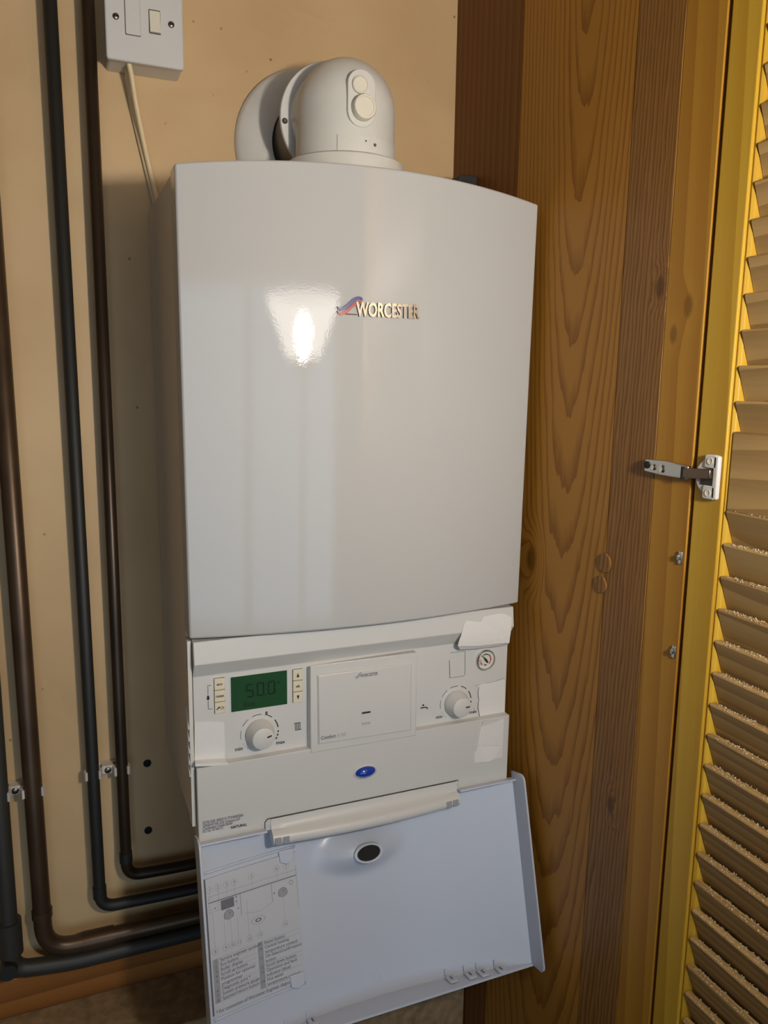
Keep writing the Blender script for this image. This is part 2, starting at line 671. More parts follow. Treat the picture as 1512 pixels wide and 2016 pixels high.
# round timber plugs let into the brown stave
for (a, b), r in (((1192, 1108), 0.0105), ((1184, 1150), 0.0095)):
    c = px(a, b, 0, XP)
    obj('dowel_plug', lathe([(r, -0.002), (r, 0.0012), (r * 0.93, 0.0022), (0.001, 0.0022)], c, (-1, 0, 0), 28), M['stave_brown'], panel, smooth=30)

# ledge and timber batten at the foot of the wall
ledge = tag(obj('boxed_ledge', bx(XL + 0.2, XP - 0.0008, -0.11, -0.0005, FLOOR + 0.001, ZL), M['dust'], bevel=0.003),
            'dusty boxed-in ledge along the wall under the pipes', 'ledge')
batten = tag(obj('wall_batten', bx(XL + 0.2, XP - 0.002, -0.016, -0.0005, ZL + 0.0005, -0.282), M['batten'], bevel=0.002),
             'orange-brown timber batten along the wall below the pipes', 'batten')

# ------------------------------------------------------------------ boiler
D = 0.2321
ZT, ZP = 0.6843, 0.2193
boiler = thing('wall_boiler', (0.2, -0.1, 0.0), 'white wall-hung combi boiler with its control flap hanging open', 'boiler')
FY = -0.2225          # plane of the control fascia
LY = -0.2330          # plane of the lower fascia


def bow(z):
    k = (z - ZP) / (ZT - ZP)
    return 0.022 + 0.002 * k


def pan_y(x, z):
    return -D - bow(z) * (1 - ((x - 0.2) / 0.2) ** 2)


def pan(x, y):
    """point of the bowed casing front seen at picture position x, y"""
    d = ray(x, y)
    t = 0.8
    for _ in range(40):
        P = CAM + d * t
        t += (pan_y(P.x, P.z) - P.y) / d.y
    return CAM + d * t


# casing behind the front
obj('casing', bx(0.001, 0.399, -0.206, -0.001, 0.001, ZT - 0.001), M['steel_white'], boiler, bevel=0.002)

# bowed front
bm = bmesh.new()
NX, NZ = 40, 14


def edge_x(z):
    k = (z - ZP) / (ZT - ZP)
    return 0.0008 - 0.0012 * k, 0.3972 + 0.004 * k


grid = []
for j in range(NZ + 1):
    z = ZP + (ZT - ZP) * j / NZ
    xa, xb = edge_x(z)
    row = []
    for i in range(NX + 1):
        x = xa + (xb - xa) * i / NX
        arch = 0.0125 * (1 - ((x - 0.2) / 0.2) ** 2) * max(0, (j / NZ - 0.9) * 10)
        row.append(bm.verts.new((x, pan_y(x, z) if 0 < i < NX else -D, z + arch)))
    grid.append(row)
for j in range(NZ):
    for i in range(NX):
        bm.faces.new((grid[j][i], grid[j][i + 1], grid[j + 1][i + 1], grid[j + 1][i]))
back = {}


def bk(v):
    if v not in back:
        back[v] = bm.verts.new((v.co.x, -0.204, v.co.z))
    return back[v]


loop = grid[0][:] + [grid[j][NX] for j in range(1, NZ + 1)] + [grid[NZ][i] for i in range(NX - 1, -1, -1)] + [grid[j][0] for j in range(NZ - 1, 0, -1)]
for a, b in zip(loop, loop[1:] + loop[:1]):
    bm.faces.new((a, bk(a), bk(b), b))
front = obj('front_panel', bm, M['enamel'], boiler, smooth=35, bevel=0.0022, seg=3, label='glossy white bowed steel front')

# brand badge: nine chrome letters and the two-coloured wave
base0, base1 = pan(700, 622), pan(824, 627)
wid = base1.x - base0.x
WORD = 'WORCESTER'
vs, _ = text2d(WORD, 1.0, 0.03)
full = max(a for a, b in vs)
ksize = wid / full
cap_h = 0.0135


def letter(ch, xoff, k, kz):
    v, f = text2d(ch, 1.0, 0.03)
    x0, z0 = base0.x, 0.0
    bmx = bmesh.new()
    for dy in (0.0,):
        pass
    lo, hi = [], []
    for a, b in v:
        X = base0.x + (xoff + a) * k
        Z = base0.z + (base1.z - base0.z) * ((xoff + a) * k / wid) + b * kz
        Y = pan_y(X, Z)
        lo.append(bmx.verts.new((X, Y + 0.0002, Z)))
        hi.append(bmx.verts.new((X, Y - 0.0032, Z)))
    edges = {}
    for p in f:
        bmx.faces.new([hi[i] for i in p])
        for i, j in zip(p, p[1:] + p[:1]):
            if (j, i) in edges:
                del edges[(j, i)]
            else:
                edges[(i, j)] = 1
    for i, j in edges:
        bmx.faces.new((hi[i], hi[j], lo[j], lo[i])).material_index = 1
    return bmx


for n, ch in enumerate(WORD):
    pv, _ = text2d(WORD[:n + 1], 1.0, 0.03)
    cv, _ = text2d(ch, 1.0, 0.03)
    off = max(a for a, b in pv) - max(a for a, b in cv)
    o = obj('badge_letter', letter(ch, off, ksize, cap_h), M['chrome'], front, label='chrome letter ' + ch)
    o.data.materials.append(M['badge_edge'])


def ribbon(top, bot, m, name, label):
    bmx = bmesh.new()
    n = 14
    T, B = smoothpath([(a, b, 0) for a, b in top], n), smoothpath([(a, b, 0) for a, b in bot], n)
    rows = []
    for a, b in zip(T, B):
        pa, pb = pan(500 + a.x / 3.78, 540 + a.y / 3.78), pan(500 + b.x / 3.78, 540 + b.y / 3.78)
        o = Vector((0, -0.0024, 0))
        q = Vector((0, 0.0003, 0))
        rows.append([bmx.verts.new(p) for p in (pa + q, pa + o, pb + o, pb + q)])
    for r, s in zip(rows, rows[1:]):
        for i in range(3):
            bmx.faces.new((r[i], r[i + 1], s[i + 1], s[i]))
    bmx.faces.new(rows[0])
    bmx.faces.new(rows[-1][::-1])
    return obj(name, bmx, m, front, label=label)


ribbon([(615, 240), (640, 252), (680, 228), (730, 182), (765, 166), (795, 172), (804, 186)],
       [(622, 262), (650, 272), (695, 250), (735, 212), (768, 192), (790, 194), (803, 197)], M['logo_blue'], 'badge_wave', 'blue wave of the badge')
ribbon([(616, 272), (640, 284), (680, 266), (725, 226), (762, 200), (790, 200), (804, 216)],
       [(622, 294), (650, 304), (690, 288), (728, 252), (765, 224), (788, 222), (803, 228)], M['logo_red'], 'badge_wave', 'red wave of the badge')
a, b = pan(677, 618), pan(702, 619.5)
obj('badge_rule', tube([a + Vector((0, -0.001, 0)), b + Vector((0, -0.001, 0))], 0.0006, 8), M['chrome'], front)

# control fascia: one moulding with an upper band, a chamfer, the control face, a lower chamfer and the skirt
BY = -0.2350          # lower edge of the upper band
z_band = px(383, 1311, 1, BY).z
z_face = px(381, 1333, 1, FY).z
z_ch1 = px(448, 1495, 1, FY).z
z_ch2 = px(450, 1503, 1, LY).z
FX0, FX1 = 0.0045, 0.3905
prof = [(-0.2055, 0.2150), (-0.2318, 0.2150), (BY, z_band), (FY, z_face), (FY, z_ch1), (LY, z_ch2), (LY, -0.0135), (-0.2055, -0.0135)]
fascia = obj('control_fascia', prism([(FX0, a, b) for a, b in prof], (FX1 - FX0, 0, 0)), M['plastic'], boiler, bevel=0.0008)


def on_face(y):
    return lambda x, z: (x, y, z)


def quad_px(pts, y):
    return [px(a, b, 1, y) for a, b in pts]


# display
lc = quad_px([(453.8, 1333), (564.6, 1319.5), (565, 1386), (455.3, 1401)], FY)
lx0, lx1 = (lc[0].x + lc[3].x) / 2, (lc[1].x + lc[2].x) / 2
lz1, lz0 = (lc[0].z + lc[1].z) / 2, (lc[2].z + lc[3].z) / 2
obj('display_bezel', prism([(a, FY + 0.001, b) for a, b in rrect(lx0 - 0.0012, lx1 + 0.0012, lz0 - 0.0012, lz1 + 0.0012, 0.0008, 2)], (0, -0.0014, 0)), M['plastic'], fascia)
obj('display', prism([(a, FY + 0.001, b) for a, b in rrect(lx0, lx1, lz0, lz1, 0.0006, 2)], (0, -0.0019, 0)), M['lcd'], fascia, label='dark green liquid crystal display')
seg = Flat(on_face(FY - 0.00105))
SEG = {'5': 'afgcd', '0': 'abcdef'}


def digit(ch, cx, cz, w, h, t):
    P = dict(a=((0, 1), (1, 1)), b=((1, 1), (1, .5)), c=((1, .5), (1, 0)), d=((0, 0), (1, 0)), e=((0, 0), (0, .5)), f=((0, .5), (0, 1)), g=((0, .5), (1, .5)))
    for s in SEG[ch]:
        (a, b), (c, d) = P[s]
        g = 0.06
        p, q = (cx + (a - .5) * w, cz + (b - .5) * h), (cx + (c - .5) * w, cz + (d - .5) * h)
        p, q = (p[0] + (q[0] - p[0]) * g, p[1] + (q[1] - p[1]) * g), (q[0] + (p[0] - q[0]) * g, q[1] + (p[1] - q[1]) * g)
        seg.line(p, q, t)


for ch, (cx, cy) in (('5', (491.5, 1359)), ('0', (512.5, 1356)), ('0', (534, 1353))):
    c = px(cx, cy, 1, FY)
    digit(ch, c.x, c.z, 0.0068, 0.0142, 0.0016)
c = px(522, 1367, 1, FY)
seg.disc((c.x, c.z), 0.0009)
c = px(548, 1343, 1, FY)
seg.ring((c.x, c.z), 0.0012, 0.0006, 10)
c = px(479, 1392, 1, FY)
seg.text('Eco', c.x, c.z, 0.0062)
seg.build('display_segments', M['segment'], fascia)

# push buttons either side of the display
blabel = Flat(on_face(FY - 0.00275))


def buttons(tl, tr, bl, br):
    q = quad_px([tl, tr, br, bl], FY)
    x0, x1 = (q[0].x + q[3].x) / 2, (q[1].x + q[2].x) / 2
    z1, z0 = (q[0].z + q[1].z) / 2, (q[2].z + q[3].z) / 2
    obj('button_surround', prism([(a, FY + 0.001, b) for a, b in rrect(x0, x1, z0, z1, 0.0006, 2)], (0, -0.0012, 0)), M['blackplastic'], fascia)
    h = (z1 - z0) / 3
    out = []
    for k in range(3):
        a, b = z1 - h * k, z1 - h * (k + 1)
        bmx = bmesh.new()
        yy = (FY + 0.0005, FY - 0.0021, FY - 0.0027)
        ins = 0.0004
        r0 = [bmx.verts.new(p) for p in ((x0 + ins, yy[0], b + ins), (x1 - ins, yy[0], b + ins), (x1 - ins, yy[0], a - ins), (x0 + ins, yy[0], a - ins))]
        r1 = [bmx.verts.new(p) for p in ((x0 + ins, yy[1], b + ins), (x1 - ins, yy[1], b + ins), (x1 - ins, yy[2], a - ins), (x0 + ins, yy[2], a - ins))]
        bmx.faces.new(r0)
        bmx.faces.new(r1[::-1])
        for i in range(4):
            bmx.faces.new((r0[i], r0[(i + 1) % 4], r1[(i + 1) % 4], r1[i]))
        obj('push_button', bmx, M['button'], fascia, bevel=0.0004)
        out.append(((x0 + x1) / 2, (a + b) / 2))
    return out


L3 = buttons((420.3, 1335.2), (442, 1333), (422, 1405.5), (443.4, 1402))
R3 = buttons((575.4, 1317.6), (595.4, 1315.4), (575.4, 1383.5), (595.4, 1380.8))
blabel.text('eco', L3[0][0], L3[0][1] - 0.001, 0.0030, 'C', 0.02, 0.0062)
blabel.text('reset', L3[1][0], L3[1][1] - 0.001, 0.0030, 'C', 0.02, 0.0085)
x, z = L3[2]
blabel.line((x - 0.004, z - 0.0014), (x - 0.001, z + 0.0008), 0.001)
blabel.disc((x - 0.0012, z + 0.0009), 0.001, 8)
blabel.line((x + 0.0004, z - 0.0012), (x + 0.0004, z + 0.0014), 0.0005)
blabel.ring((x + 0.0026, z), 0.0012, 0.0006, 10, 1, -90, 90)
blabel.line((x + 0.0012, z + 0.0012), (x + 0.0028, z + 0.0012), 0.0006)
blabel.line((x + 0.0012, z - 0.0012), (x + 0.0028, z - 0.0012), 0.0006)
blabel.cut()
x, z = R3[0]
blabel.poly([(x - 0.0016, z - 0.0024), (x + 0.0016, z - 0.0024), (x, z + 0.0026)])
blabel.text('ok', R3[1][0], R3[1][1] - 0.0012, 0.0030, 'C', 0.03)
blabel.cut()
x, z = R3[2]
blabel.poly([(x - 0.0016, z + 0.0024), (x, z - 0.0026), (x + 0.0016, z + 0.0024)])
blabel.build('button_lettering', M['ink'], fascia)

# printing on the fascia
prt = Flat(on_face(FY - 0.0004))
P2 = lambda a, b: (lambda q: (q.x, q.z))(px(a, b, 1, FY))
prt.pline([P2(415.5, 1349), P2(409, 1349.5), P2(409.3, 1367)], 0.0005)
prt.pline([P2(409.8, 1379), P2(410, 1396), P2(418, 1395.3)], 0.0005)
prt.disc(P2(409.3, 1371), 0.0012, 8)
prt.disc(P2(409.6, 1375.5), 0.0015, 8)
prt.line(P2(406.5, 1375), P2(412.5, 1372), 0.0008)


def scale_marks(ctr, r, w0):
    """arc of dashes growing from min to max around a knob"""
    cx, cz = ctr
    segs = [(232, 227, .5), (221, 217, .5), (211, 207, .55), (192, 165, .7), (152, 125, .85), (112, 84, 1.0), (72, 48, 1.3), (36, 8, 1.7), (-2, -8, 2.1), (-13, -19, 2.2), (-24, -30, 2.3)]
    for a0, a1, w in segs:
        prt.ring((cx, cz), r, w0 * w, max(2, int(abs(a1 - a0) / 5)), 1, a1, a0)


K1 = P2(511, 1442)
K2 = P2(897, 1383)
prt.cut()
scale_marks(K1, 0.0212, 0.0007)
prt.cut()
scale_marks(K2, 0.0212, 0.0007)
q = P2(470, 1477.5)
prt.text('min', q[0], q[1], 0.0042, 'C', 0.015)
q = P2(552, 1464)
prt.text('max', q[0], q[1], 0.0042, 'C', 0.015)
q = P2(524.5, 1405.5)
prt.text('e', q[0], q[1], 0.0045, 'C', 0.02)
q = P2(864, 1414)
prt.text('min', q[0], q[1], 0.0042, 'C', 0.015)
q = P2(931, 1404)
prt.text('max', q[0], q[1], 0.0042, 'C', 0.015)
prt.cut()
# radiator symbol
q = P2(586, 1429.6)
for k in range(4):
    prt.line((q[0] - 0.0028 + k * 0.0018, q[1] - 0.0042), (q[0] - 0.0028 + k * 0.0018, q[1] + 0.0042), 0.0007)
prt.line((q[0] - 0.0044, q[1] + 0.0042), (q[0] + 0.003, q[1] + 0.0042), 0.0007)
prt.line((q[0] - 0.003, q[1] - 0.0042), (q[0] + 0.0044, q[1] - 0.0042), 0.0007)
prt.cut()
# tap symbol
q = P2(834, 1392)
prt.disc((q[0] - 0.0008, q[1] + 0.0026), 0.0013, 10)
prt.line((q[0] - 0.0042, q[1] - 0.0006), (q[0] + 0.0022, q[1] - 0.0004), 0.0014)
prt.ring((q[0] + 0.0022, q[1] - 0.0032), 0.0028, 0.0014, 6, 1, 0, 90)
prt.cut()
# blanked cut-out outline near the gauge
prt.pline([P2(886, 1285), P2(915.5, 1281.5), P2(915, 1327), P2(912, 1331), P2(885.5, 1334.5)], 0.0004)
prt.line(P2(885.5, 1334.5), P2(884.5, 1300), 0.0006)
prt.build('fascia_printing', M['ink'], fascia)

# knobs
for (cx, cz), ang in ((K1, 18), (K2, 3)):
    kn = obj('control_knob', lathe([(0.0158, -0.0005), (0.0158, 0.004), (0.0154, 0.0055), (0.0138, 0.0095), (0.0124, 0.0165), (0.0119, 0.0178), (0.0108, 0.0184), (0.0005, 0.0184)],
                                   (cx, FY, cz), (0, -1, 0), 56), M['plastic'], boiler, smooth=40)
    d = Vector((math.cos(math.radians(ang)), 0, math.sin(math.radians(ang))))
    nrm = Vector((-d.z, 0, d.x))
    c = Vector((cx, FY - 0.0182, cz))
    pts = [c + d * a + nrm * b for a, b in ((0.0046, -0.0008), (0.0092, -0.0008), (0.0098, 0), (0.0092, 0.0008), (0.0046, 0.0008), (0.004, 0))]
    obj('pointer', prism(pts, (0, -0.0006, 0)), M['ink'], kn)

# clip-in programmer
pf = -0.2335
tl, tr, br, bl = quad_px([(611, 1310.5), (821.7, 1284.6), (819.4, 1448.7), (611.5, 1483.6)], pf)
sl0, sl1 = px(603.5, 1313, 1, FY - 0.0005), px(604.5, 1474.5, 1, FY - 0.0005)
bm = bmesh.new()
fr = [bm.verts.new(p) for p in (tl, tr, br, bl)]
bkv = [bm.verts.new(p) for p in ((sl0.x, FY, sl0.z), (tr.x, FY, tr.z), (br.x, FY, br.z), (sl1.x, FY, sl1.z))]
bm.faces.new(fr)
bm.faces.new(bkv[::-1])
for i in range(4):
    bm.faces.new((fr[i], bkv[i], bkv[(i + 1) % 4], fr[(i + 1) % 4]))
prog = obj('programmer_cover', bm, M['plastic'], boiler, bevel=0.0012, label='plain white clip-in programmer cover')
q = quad_px([(623.5, 1328), (810.4, 1303.5), (809.3, 1437), (625.3, 1465.6)], pf)
bm = bmesh.new()
o1 = [bm.verts.new(p) for p in q]
cc = sum((p for p in q), Vector()) / 4
o2 = [bm.verts.new(p + (cc - p) * 0.03 + Vector((0, -0.0024, 0))) for p in q]
bm.faces.new(o2)
for i in range(4):
    bm.faces.new((o1[i], o1[(i + 1) % 4], o2[(i + 1) % 4], o2[i]))
obj('raised_pad', bm, M['plastic'], prog, bevel=0.0006)
pp = Flat(on_face(pf - 0.0028))
P3 = lambda a, b: (lambda q: (q.x, q.z))(px(a, b, 1, pf - 0.0028))
q0, q1 = P3(709.5, 1334.5), P3(744, 1329)
pp.text('WORCESTER', q0[0], q0[1] + 0.0006, 0.0036, 'L', 0.02, q1[0] - q0[0])
pp.pline([P3(699, 1334), P3(704, 1332), P3(708, 1326), P3(712, 1324.5)], 0.0008)
pp.pline([P3(700.5, 1336), P3(705.5, 1334), P3(709.5, 1328)], 0.0006)
q0 = P3(632, 1456.5)
pp.text('Comfort', q0[0], q0[1], 0.0042, 'L', 0.02, P3(661.5, 1452)[0] - q0[0])
pp.build('programmer_lettering', M['grey_ink'], prog)
pp = Flat(on_face(pf - 0.0028))
q0 = P3(664, 1451.5)
pp.text('II RF', q0[0], q0[1], 0.0042, 'L', 0.0)
q0 = P3(720.5, 1426.5)
pp.text('home', q0[0], q0[1], 0.0040, 'C', 0.02, 0.0105)
pp.build('programmer_lettering', M['pale_ink'], prog)
a, b = px(712.5, 1404, 1, pf - 0.0025), px(729, 1401.5, 1, pf - 0.0025)
obj('status_slot', tube([a, b], 0.0011, 8), M['ink'], prog)

# pressure gauge
g0 = px(954.5, 1298, 1, FY)
gauge = obj('pressure_gauge', lathe([(0.0128, 0.001), (0.0128, -0.0035), (0.0118, -0.0045), (0.0112, -0.003), (0.0110, -0.0012), (0.0005, -0.0012)], g0, (0, 1, 0), 40), M['nickel'], boiler, smooth=30,
            label='round pressure gauge with grey metal rim')
obj('dial_face', lathe([(0.0111, 0.0), (0.0111, 0.0008), (0.0003, 0.0008)], g0 + Vector((0, -0.001, 0)), (0, -1, 0), 40), M['dial'], gauge)
gy = FY - 0.0021
fl = Flat(on_face(gy))
fl.ring((g0.x, g0.z), 0.0072, 0.0013, 10, 1, -35, 50)
fl.ring((g0.x, g0.z), 0.0072, 0.0013, 5, 1, 195, 230)
fl.ring((g0.x, g0.z), 0.0098, 0.0006, 8, 1, 150, 215)
fl.build('dial_red_zone', M['red'], gauge)
fl = Flat(on_face(gy - 0.0001))
fl.ring((g0.x, g0.z), 0.0072, 0.0013, 9, 1, 55, 120)
fl.build('dial_green_zone', M['green'], gauge)
fl = Flat(on_face(gy - 0.0002))
for aa in (225, 180, 135, 90, 45, 0, -45):
    c, s = math.cos(math.radians(aa)), math.sin(math.radians(aa))
    fl.line((g0.x + c * 0.0068, g0.z + s * 0.0068), (g0.x + c * 0.0086, g0.z + s * 0.0086), 0.0009)
fl.text('bar', g0.x, g0.z - 0.0072, 0.0022, 'C', 0.02)
fl.build('dial_printing', M['ink'], gauge)
dn = Vector((-0.62, 0, 0.78)).normalized()
nn = Vector((-dn.z, 0, dn.x))
gc = Vector((g0.x, FY - 0.003, g0.z))
obj('needle', prism([gc - dn * 0.0045 + nn * 0.0008, gc + nn * 0.0014, gc + dn * 0.0078, gc - nn * 0.0014, gc - dn * 0.0045 - nn * 0.0008], (0, -0.0004, 0)), M['ink'], gauge)

# blue indicator on the skirt
c = px(719, 1519, 1, LY)
bm = bmesh.new()
prev = None
prf = [(1.0, 0.0), (0.96, 0.0018), (0.85, 0.0034), (0.6, 0.0052), (0.3, 0.0062), (0.02, 0.0065)]


def oval(bm, c, rx, rz, prf, n=36, skew=0.0):
    rings = []
    for s, h in prf:
        rings.append([bm.verts.new((c.x + rx * s * math.cos(2 * math.pi * k / n), c.y - h, c.z + rz * s * math.sin(2 * math.pi * k / n) + skew * rx * s * math.cos(2 * math.pi * k / n)))
                      for k in range(n)])
    for a, b in zip(rings, rings[1:]):
        for k in range(n):
            bm.faces.new((a[k], a[(k + 1) % n], b[(k + 1) % n], b[k]))
    bm.faces.new(rings[-1])
    return bm


ind = obj('indicator_lamp', oval(bmesh.new(), c, 0.0128, 0.0068, prf), M['blue'], boiler, smooth='all', label='oval blue indicator lens')
obj('lens_rim', oval(bmesh.new(), c, 0.0146, 0.0084, [(1.0, 0.0), (0.99, 0.001), (0.9, 0.0016), (0.86, 0.0008)]), M['plastic'], ind, smooth=50)

# rating text on the skirt
rt = Flat(on_face(LY - 0.0004))
PL = lambda a, b: (lambda q: (q.x, q.z))(px(a, b, 1, LY))
for body, (x0, y0), (x1, y1), h in (('5570-500-300215-7733600206', (398.6, 1620.5), (479, 1608.5), 0.0031), ('GREENSTAR 25Si Compact ErP', (399, 1627), (473, 1615.5), 0.0031),
                                    ('Condensing Combi Boiler', (399, 1633), (458.5, 1623.5), 0.0031), ('GC No. 47-406-72', (399, 1639), (439, 1632), 0.0027)):
    a, b = PL(x0, y0), PL(x1, y1)
    rt.text(body, a[0], (a[1] + b[1]) / 2, h, 'L', 0.02, b[0] - a[0])
rt.build('rating_lettering', M['grey_ink'], fascia)
rt = Flat(on_face(LY - 0.0005))
a, b = PL(454, 1630.5), PL(486, 1624)
rt.text('NATURAL', a[0], (a[1] + b[1]) / 2 - 0.0006, 0.0031, 'L', 0.03, b[0] - a[0])
rt.build('rating_lettering', M['ink'], fascia)


# torn white tape over the cracked right side of the fascia
def tape(pts, y, th, name='tape_strip', lift=()):
    bm = bmesh.new()
    P = [px(a, b, 1, y) for a, b in pts]
    for i, l in lift:
        P[i] = P[i] + Vector((0, -l, 0))
    prism(P, (0, th, 0), bm)
    bmesh.ops.triangulate(bm, faces=bm.faces[:])
    return obj(name, bm, M['tape'], boiler)


# top corner cap of tape: follows the band and folds over its lower edge
bm = bmesh.new()
rows = [[(934, 1205), (960, 1201.5), (985, 1198), (1008.5, 1195)], [(923, 1217), (955, 1214), (985, 1210), (1008, 1208)], [(913, 1229), (950, 1226), (982, 1223), (1007, 1221)],
        [(908, 1250), (945, 1247), (980, 1243), (1006, 1240)], [(903, 1264), (940, 1262), (978, 1257), (1004, 1254)], [(901, 1271.5), (940, 1271), (978, 1267), (1002.5, 1265)],
        [(906, 1278.5), (940, 1276.5), (978, 1272), (999, 1269)]]
dep = [-0.2300, -0.2325, -0.2340, -0.2362, -0.2368, -0.2366, -0.2325]
V = []
for r, dd in zip(rows, dep):
    V.append([bm.verts.new(px(a, b, 1, dd - 0.0005 * math.sin(i * 2.1 + dd * 900))) for i, (a, b) in enumerate(r)])
for a, b in zip(V, V[1:]):
    for i in range(3):
        bm.faces.new((a[i], a[i + 1], b[i + 1], b[i]))
o = obj('tape_strip', bm, M['tape'], boiler, label='torn white tape over the upper fascia corner')
sm = o.modifiers.new('thick', 'SOLIDIFY')
sm.thickness = 0.0007
sm.offset = 0
tape([(939.7, 1349), (994, 1338), (993.5, 1414), (949, 1417.5), (943, 1406), (944.5, 1394), (941, 1382), (942.5, 1366)], FY - 0.0004, 0.0006)
tape([(951, 1419), (992, 1415), (990, 1467), (939, 1469), (943, 1448), (946, 1432)], LY - 0.0006, 0.0008, lift=((0, 0.002),))
tape([(934, 1483.6), (938.6, 1476.8), (939.5, 1470), (989.5, 1468.5), (989.5, 1490.5), (969, 1493.5), (961, 1497), (934, 1501.6)], LY - 0.0006, 0.0008, lift=((6, 0.003), (5, 0.002)))
bm = bmesh.new()
V = [[bm.verts.new(px(a, b, 1, y)) for a, b in r] for r, y in (([(383, 1421.5), (412, 1420), (441, 1421.5)], FY - 0.0008), ([(383, 1455), (412, 1455), (442.5, 1455)], FY - 0.0009),
                                                            ([(383, 1497), (412, 1495), (443, 1493)], FY - 0.0008), ([(384, 1504), (415, 1502.5), (447, 1501)], LY - 0.0008), ([(384, 1509), (415, 1508), (450, 1506)], LY - 0.0010))]
for a, b in zip(V, V[1:]):
    for i in range(2):
        bm.faces.new((a[i], a[i + 1], b[i + 1], b[i]))
o = obj('tape_strip', bm, M['tape'], boiler, label='white tape patch at the left edge of the fascia')
sm = o.modifiers.new('thick', 'SOLIDIFY')
sm.thickness = 0.0006
sm.offset = 0
# hairline cracks in the moulding
ck = Flat(on_face(FY - 0.0006))
ck.pline([P2(934.5, 1351), P2(939, 1349), P2(945, 1348)], 0.0004)
ck.pline([P2(957, 1345), P2(975, 1341), P2(993, 1334)], 0.0003)
ck.pline([P2(970, 1412), P2(980, 1407), P2(993, 1403.5)], 0.0004)
ck.pline([P2(942, 1352), P2(940.5, 1366), P2(942, 1378), P2(940, 1392), P2(944, 1410), P2(945, 1417)], 0.0007)
ck.pline([P2(932.5, 1393), P2(933.5, 1402)], 0.0003)
ck.build('fascia_cracks', M['dirt'], fascia)

# chassis side and vent slats seen beside the fascia
sd = obj('chassis_side', bx(-0.0004, 0.0036, -0.2235, -0.2065, 0.004, 0.214), M['steel_white'], boiler)
for k in range(5):
    z = 0.128 - k * 0.0135
    obj('vent_slat', prism([(-0.0018, -0.2225, z - 0.012), (-0.0018, -0.2225, z - 0.009), (-0.0018, -0.2075, z + 0.008), (-0.0018, -0.2075, z + 0.005)], (0.0016, 0, 0)), M['plastic'], boiler)

# ------------------------------------------------------------------ drop-down flap
TL = math.radians(15.79)
FP = Vector((0, -0.2365, -0.013))
DV = Vector((0, -math.sin(TL), -math.cos(TL)))
DN = Vector((0, -math.cos(TL), math.sin(TL)))
FS = 0.033
FLEN = 0.2225


def fbase(u):
    return -FS * (1 - ((u - 0.2) / 0.2) ** 2)


def F(u, v, w):
    return FP + Vector((u, 0, 0)) + DV * v + DN * w


def fpx(x, y):
    """(u, v) on the hollow inner face of the flap seen at picture position x, y"""
    d = ray(x, y)
    w = 0.0
    for _ in range(30):
        P0 = FP + DN * w
        t = (P0 - CAM).dot(DN) / d.dot(DN)
        P = CAM + d * t
        u = P.x
        v = (P - P0).dot(DV)
        w = fbase(min(0.4, max(0, u)))
    return u, v


def mound(u, v, cu, cv):
    r = math.hypot((u - cu) / 0.062, (v - cv) / 0.031)
    return 0.0 if r >= 1 else (0.5 + 0.5 * math.cos(math.pi * r)) ** 0.9


RU, RV = 0.1995, 0.0500
MH = 0.023
bm = bmesh.new()
NU, NV = 80, 46
top, bot = [], []
for j in range(NV + 1):
    v = -0.002 + (FLEN + 0.002) * j / NV
    ra, rb = [], []
    for i in range(NU + 1):
        u = 0.4 * i / NU
        w = fbase(u) + MH * mound(u, v, RU - 0.006, RV)
        ra.append(bm.verts.new(F(u, v, w)))
        rb.append(bm.verts.new(F(u, v, w - 0.0028)))
    top.append(ra)
    bot.append(rb)
for j in range(NV):
    for i in range(NU):
        bm.faces.new((top[j][i], top[j][i + 1], top[j + 1][i + 1], top[j + 1][i]))
        bm.faces.new((bot[j][i], bot[j + 1][i], bot[j + 1][i + 1], bot[j][i + 1]))
for i in range(NU):
    bm.faces.new((top[0][i], bot[0][i], bot[0][i + 1], top[0][i + 1]))
    bm.faces.new((top[NV][i], top[NV][i + 1], bot[NV][i + 1], bot[NV][i]))
for j in range(NV):
    bm.faces.new((top[j][0], top[j + 1][0], bot[j + 1][0], bot[j][0]))
    bm.faces.new((top[j][NU], bot[j][NU], bot[j + 1][NU], top[j + 1][NU]))
flap = obj('control_flap', bm, M['flap'], boiler, smooth=40, label='hanging white flap, hollow inner face towards the room')


def flap_prism(uvw, off):
    a = [F(*p) for p in uvw]
    du, dv, dw = off
    return prism(a, Vector((du, 0, 0)) + DV * dv + DN * dw)


# side walls of the flap with rounded upper corner
for u0, th in ((0.0, 0.0026), (0.4, -0.0026)):
    side = [(u0, -0.012 + 0.0, 0.0), (u0, -0.012, 0.018)]
    for k in range(6):
        a = math.radians(90 * k / 5)
        side.append((u0, -0.003 - 0.009 * math.cos(a), 0.018 + 0.009 * math.sin(a)))
    side += [(u0, FLEN - 0.005, 0.027), (u0, FLEN - 0.001, 0.0255), (u0, FLEN + 0.003, 0.020), (u0, FLEN + 0.001, -0.003)]
    side[0] = (u0, -0.012, -0.003)
    obj('flap_side', flap_prism(side, (th, 0, 0)), M['flap'], flap, bevel=0.0008)
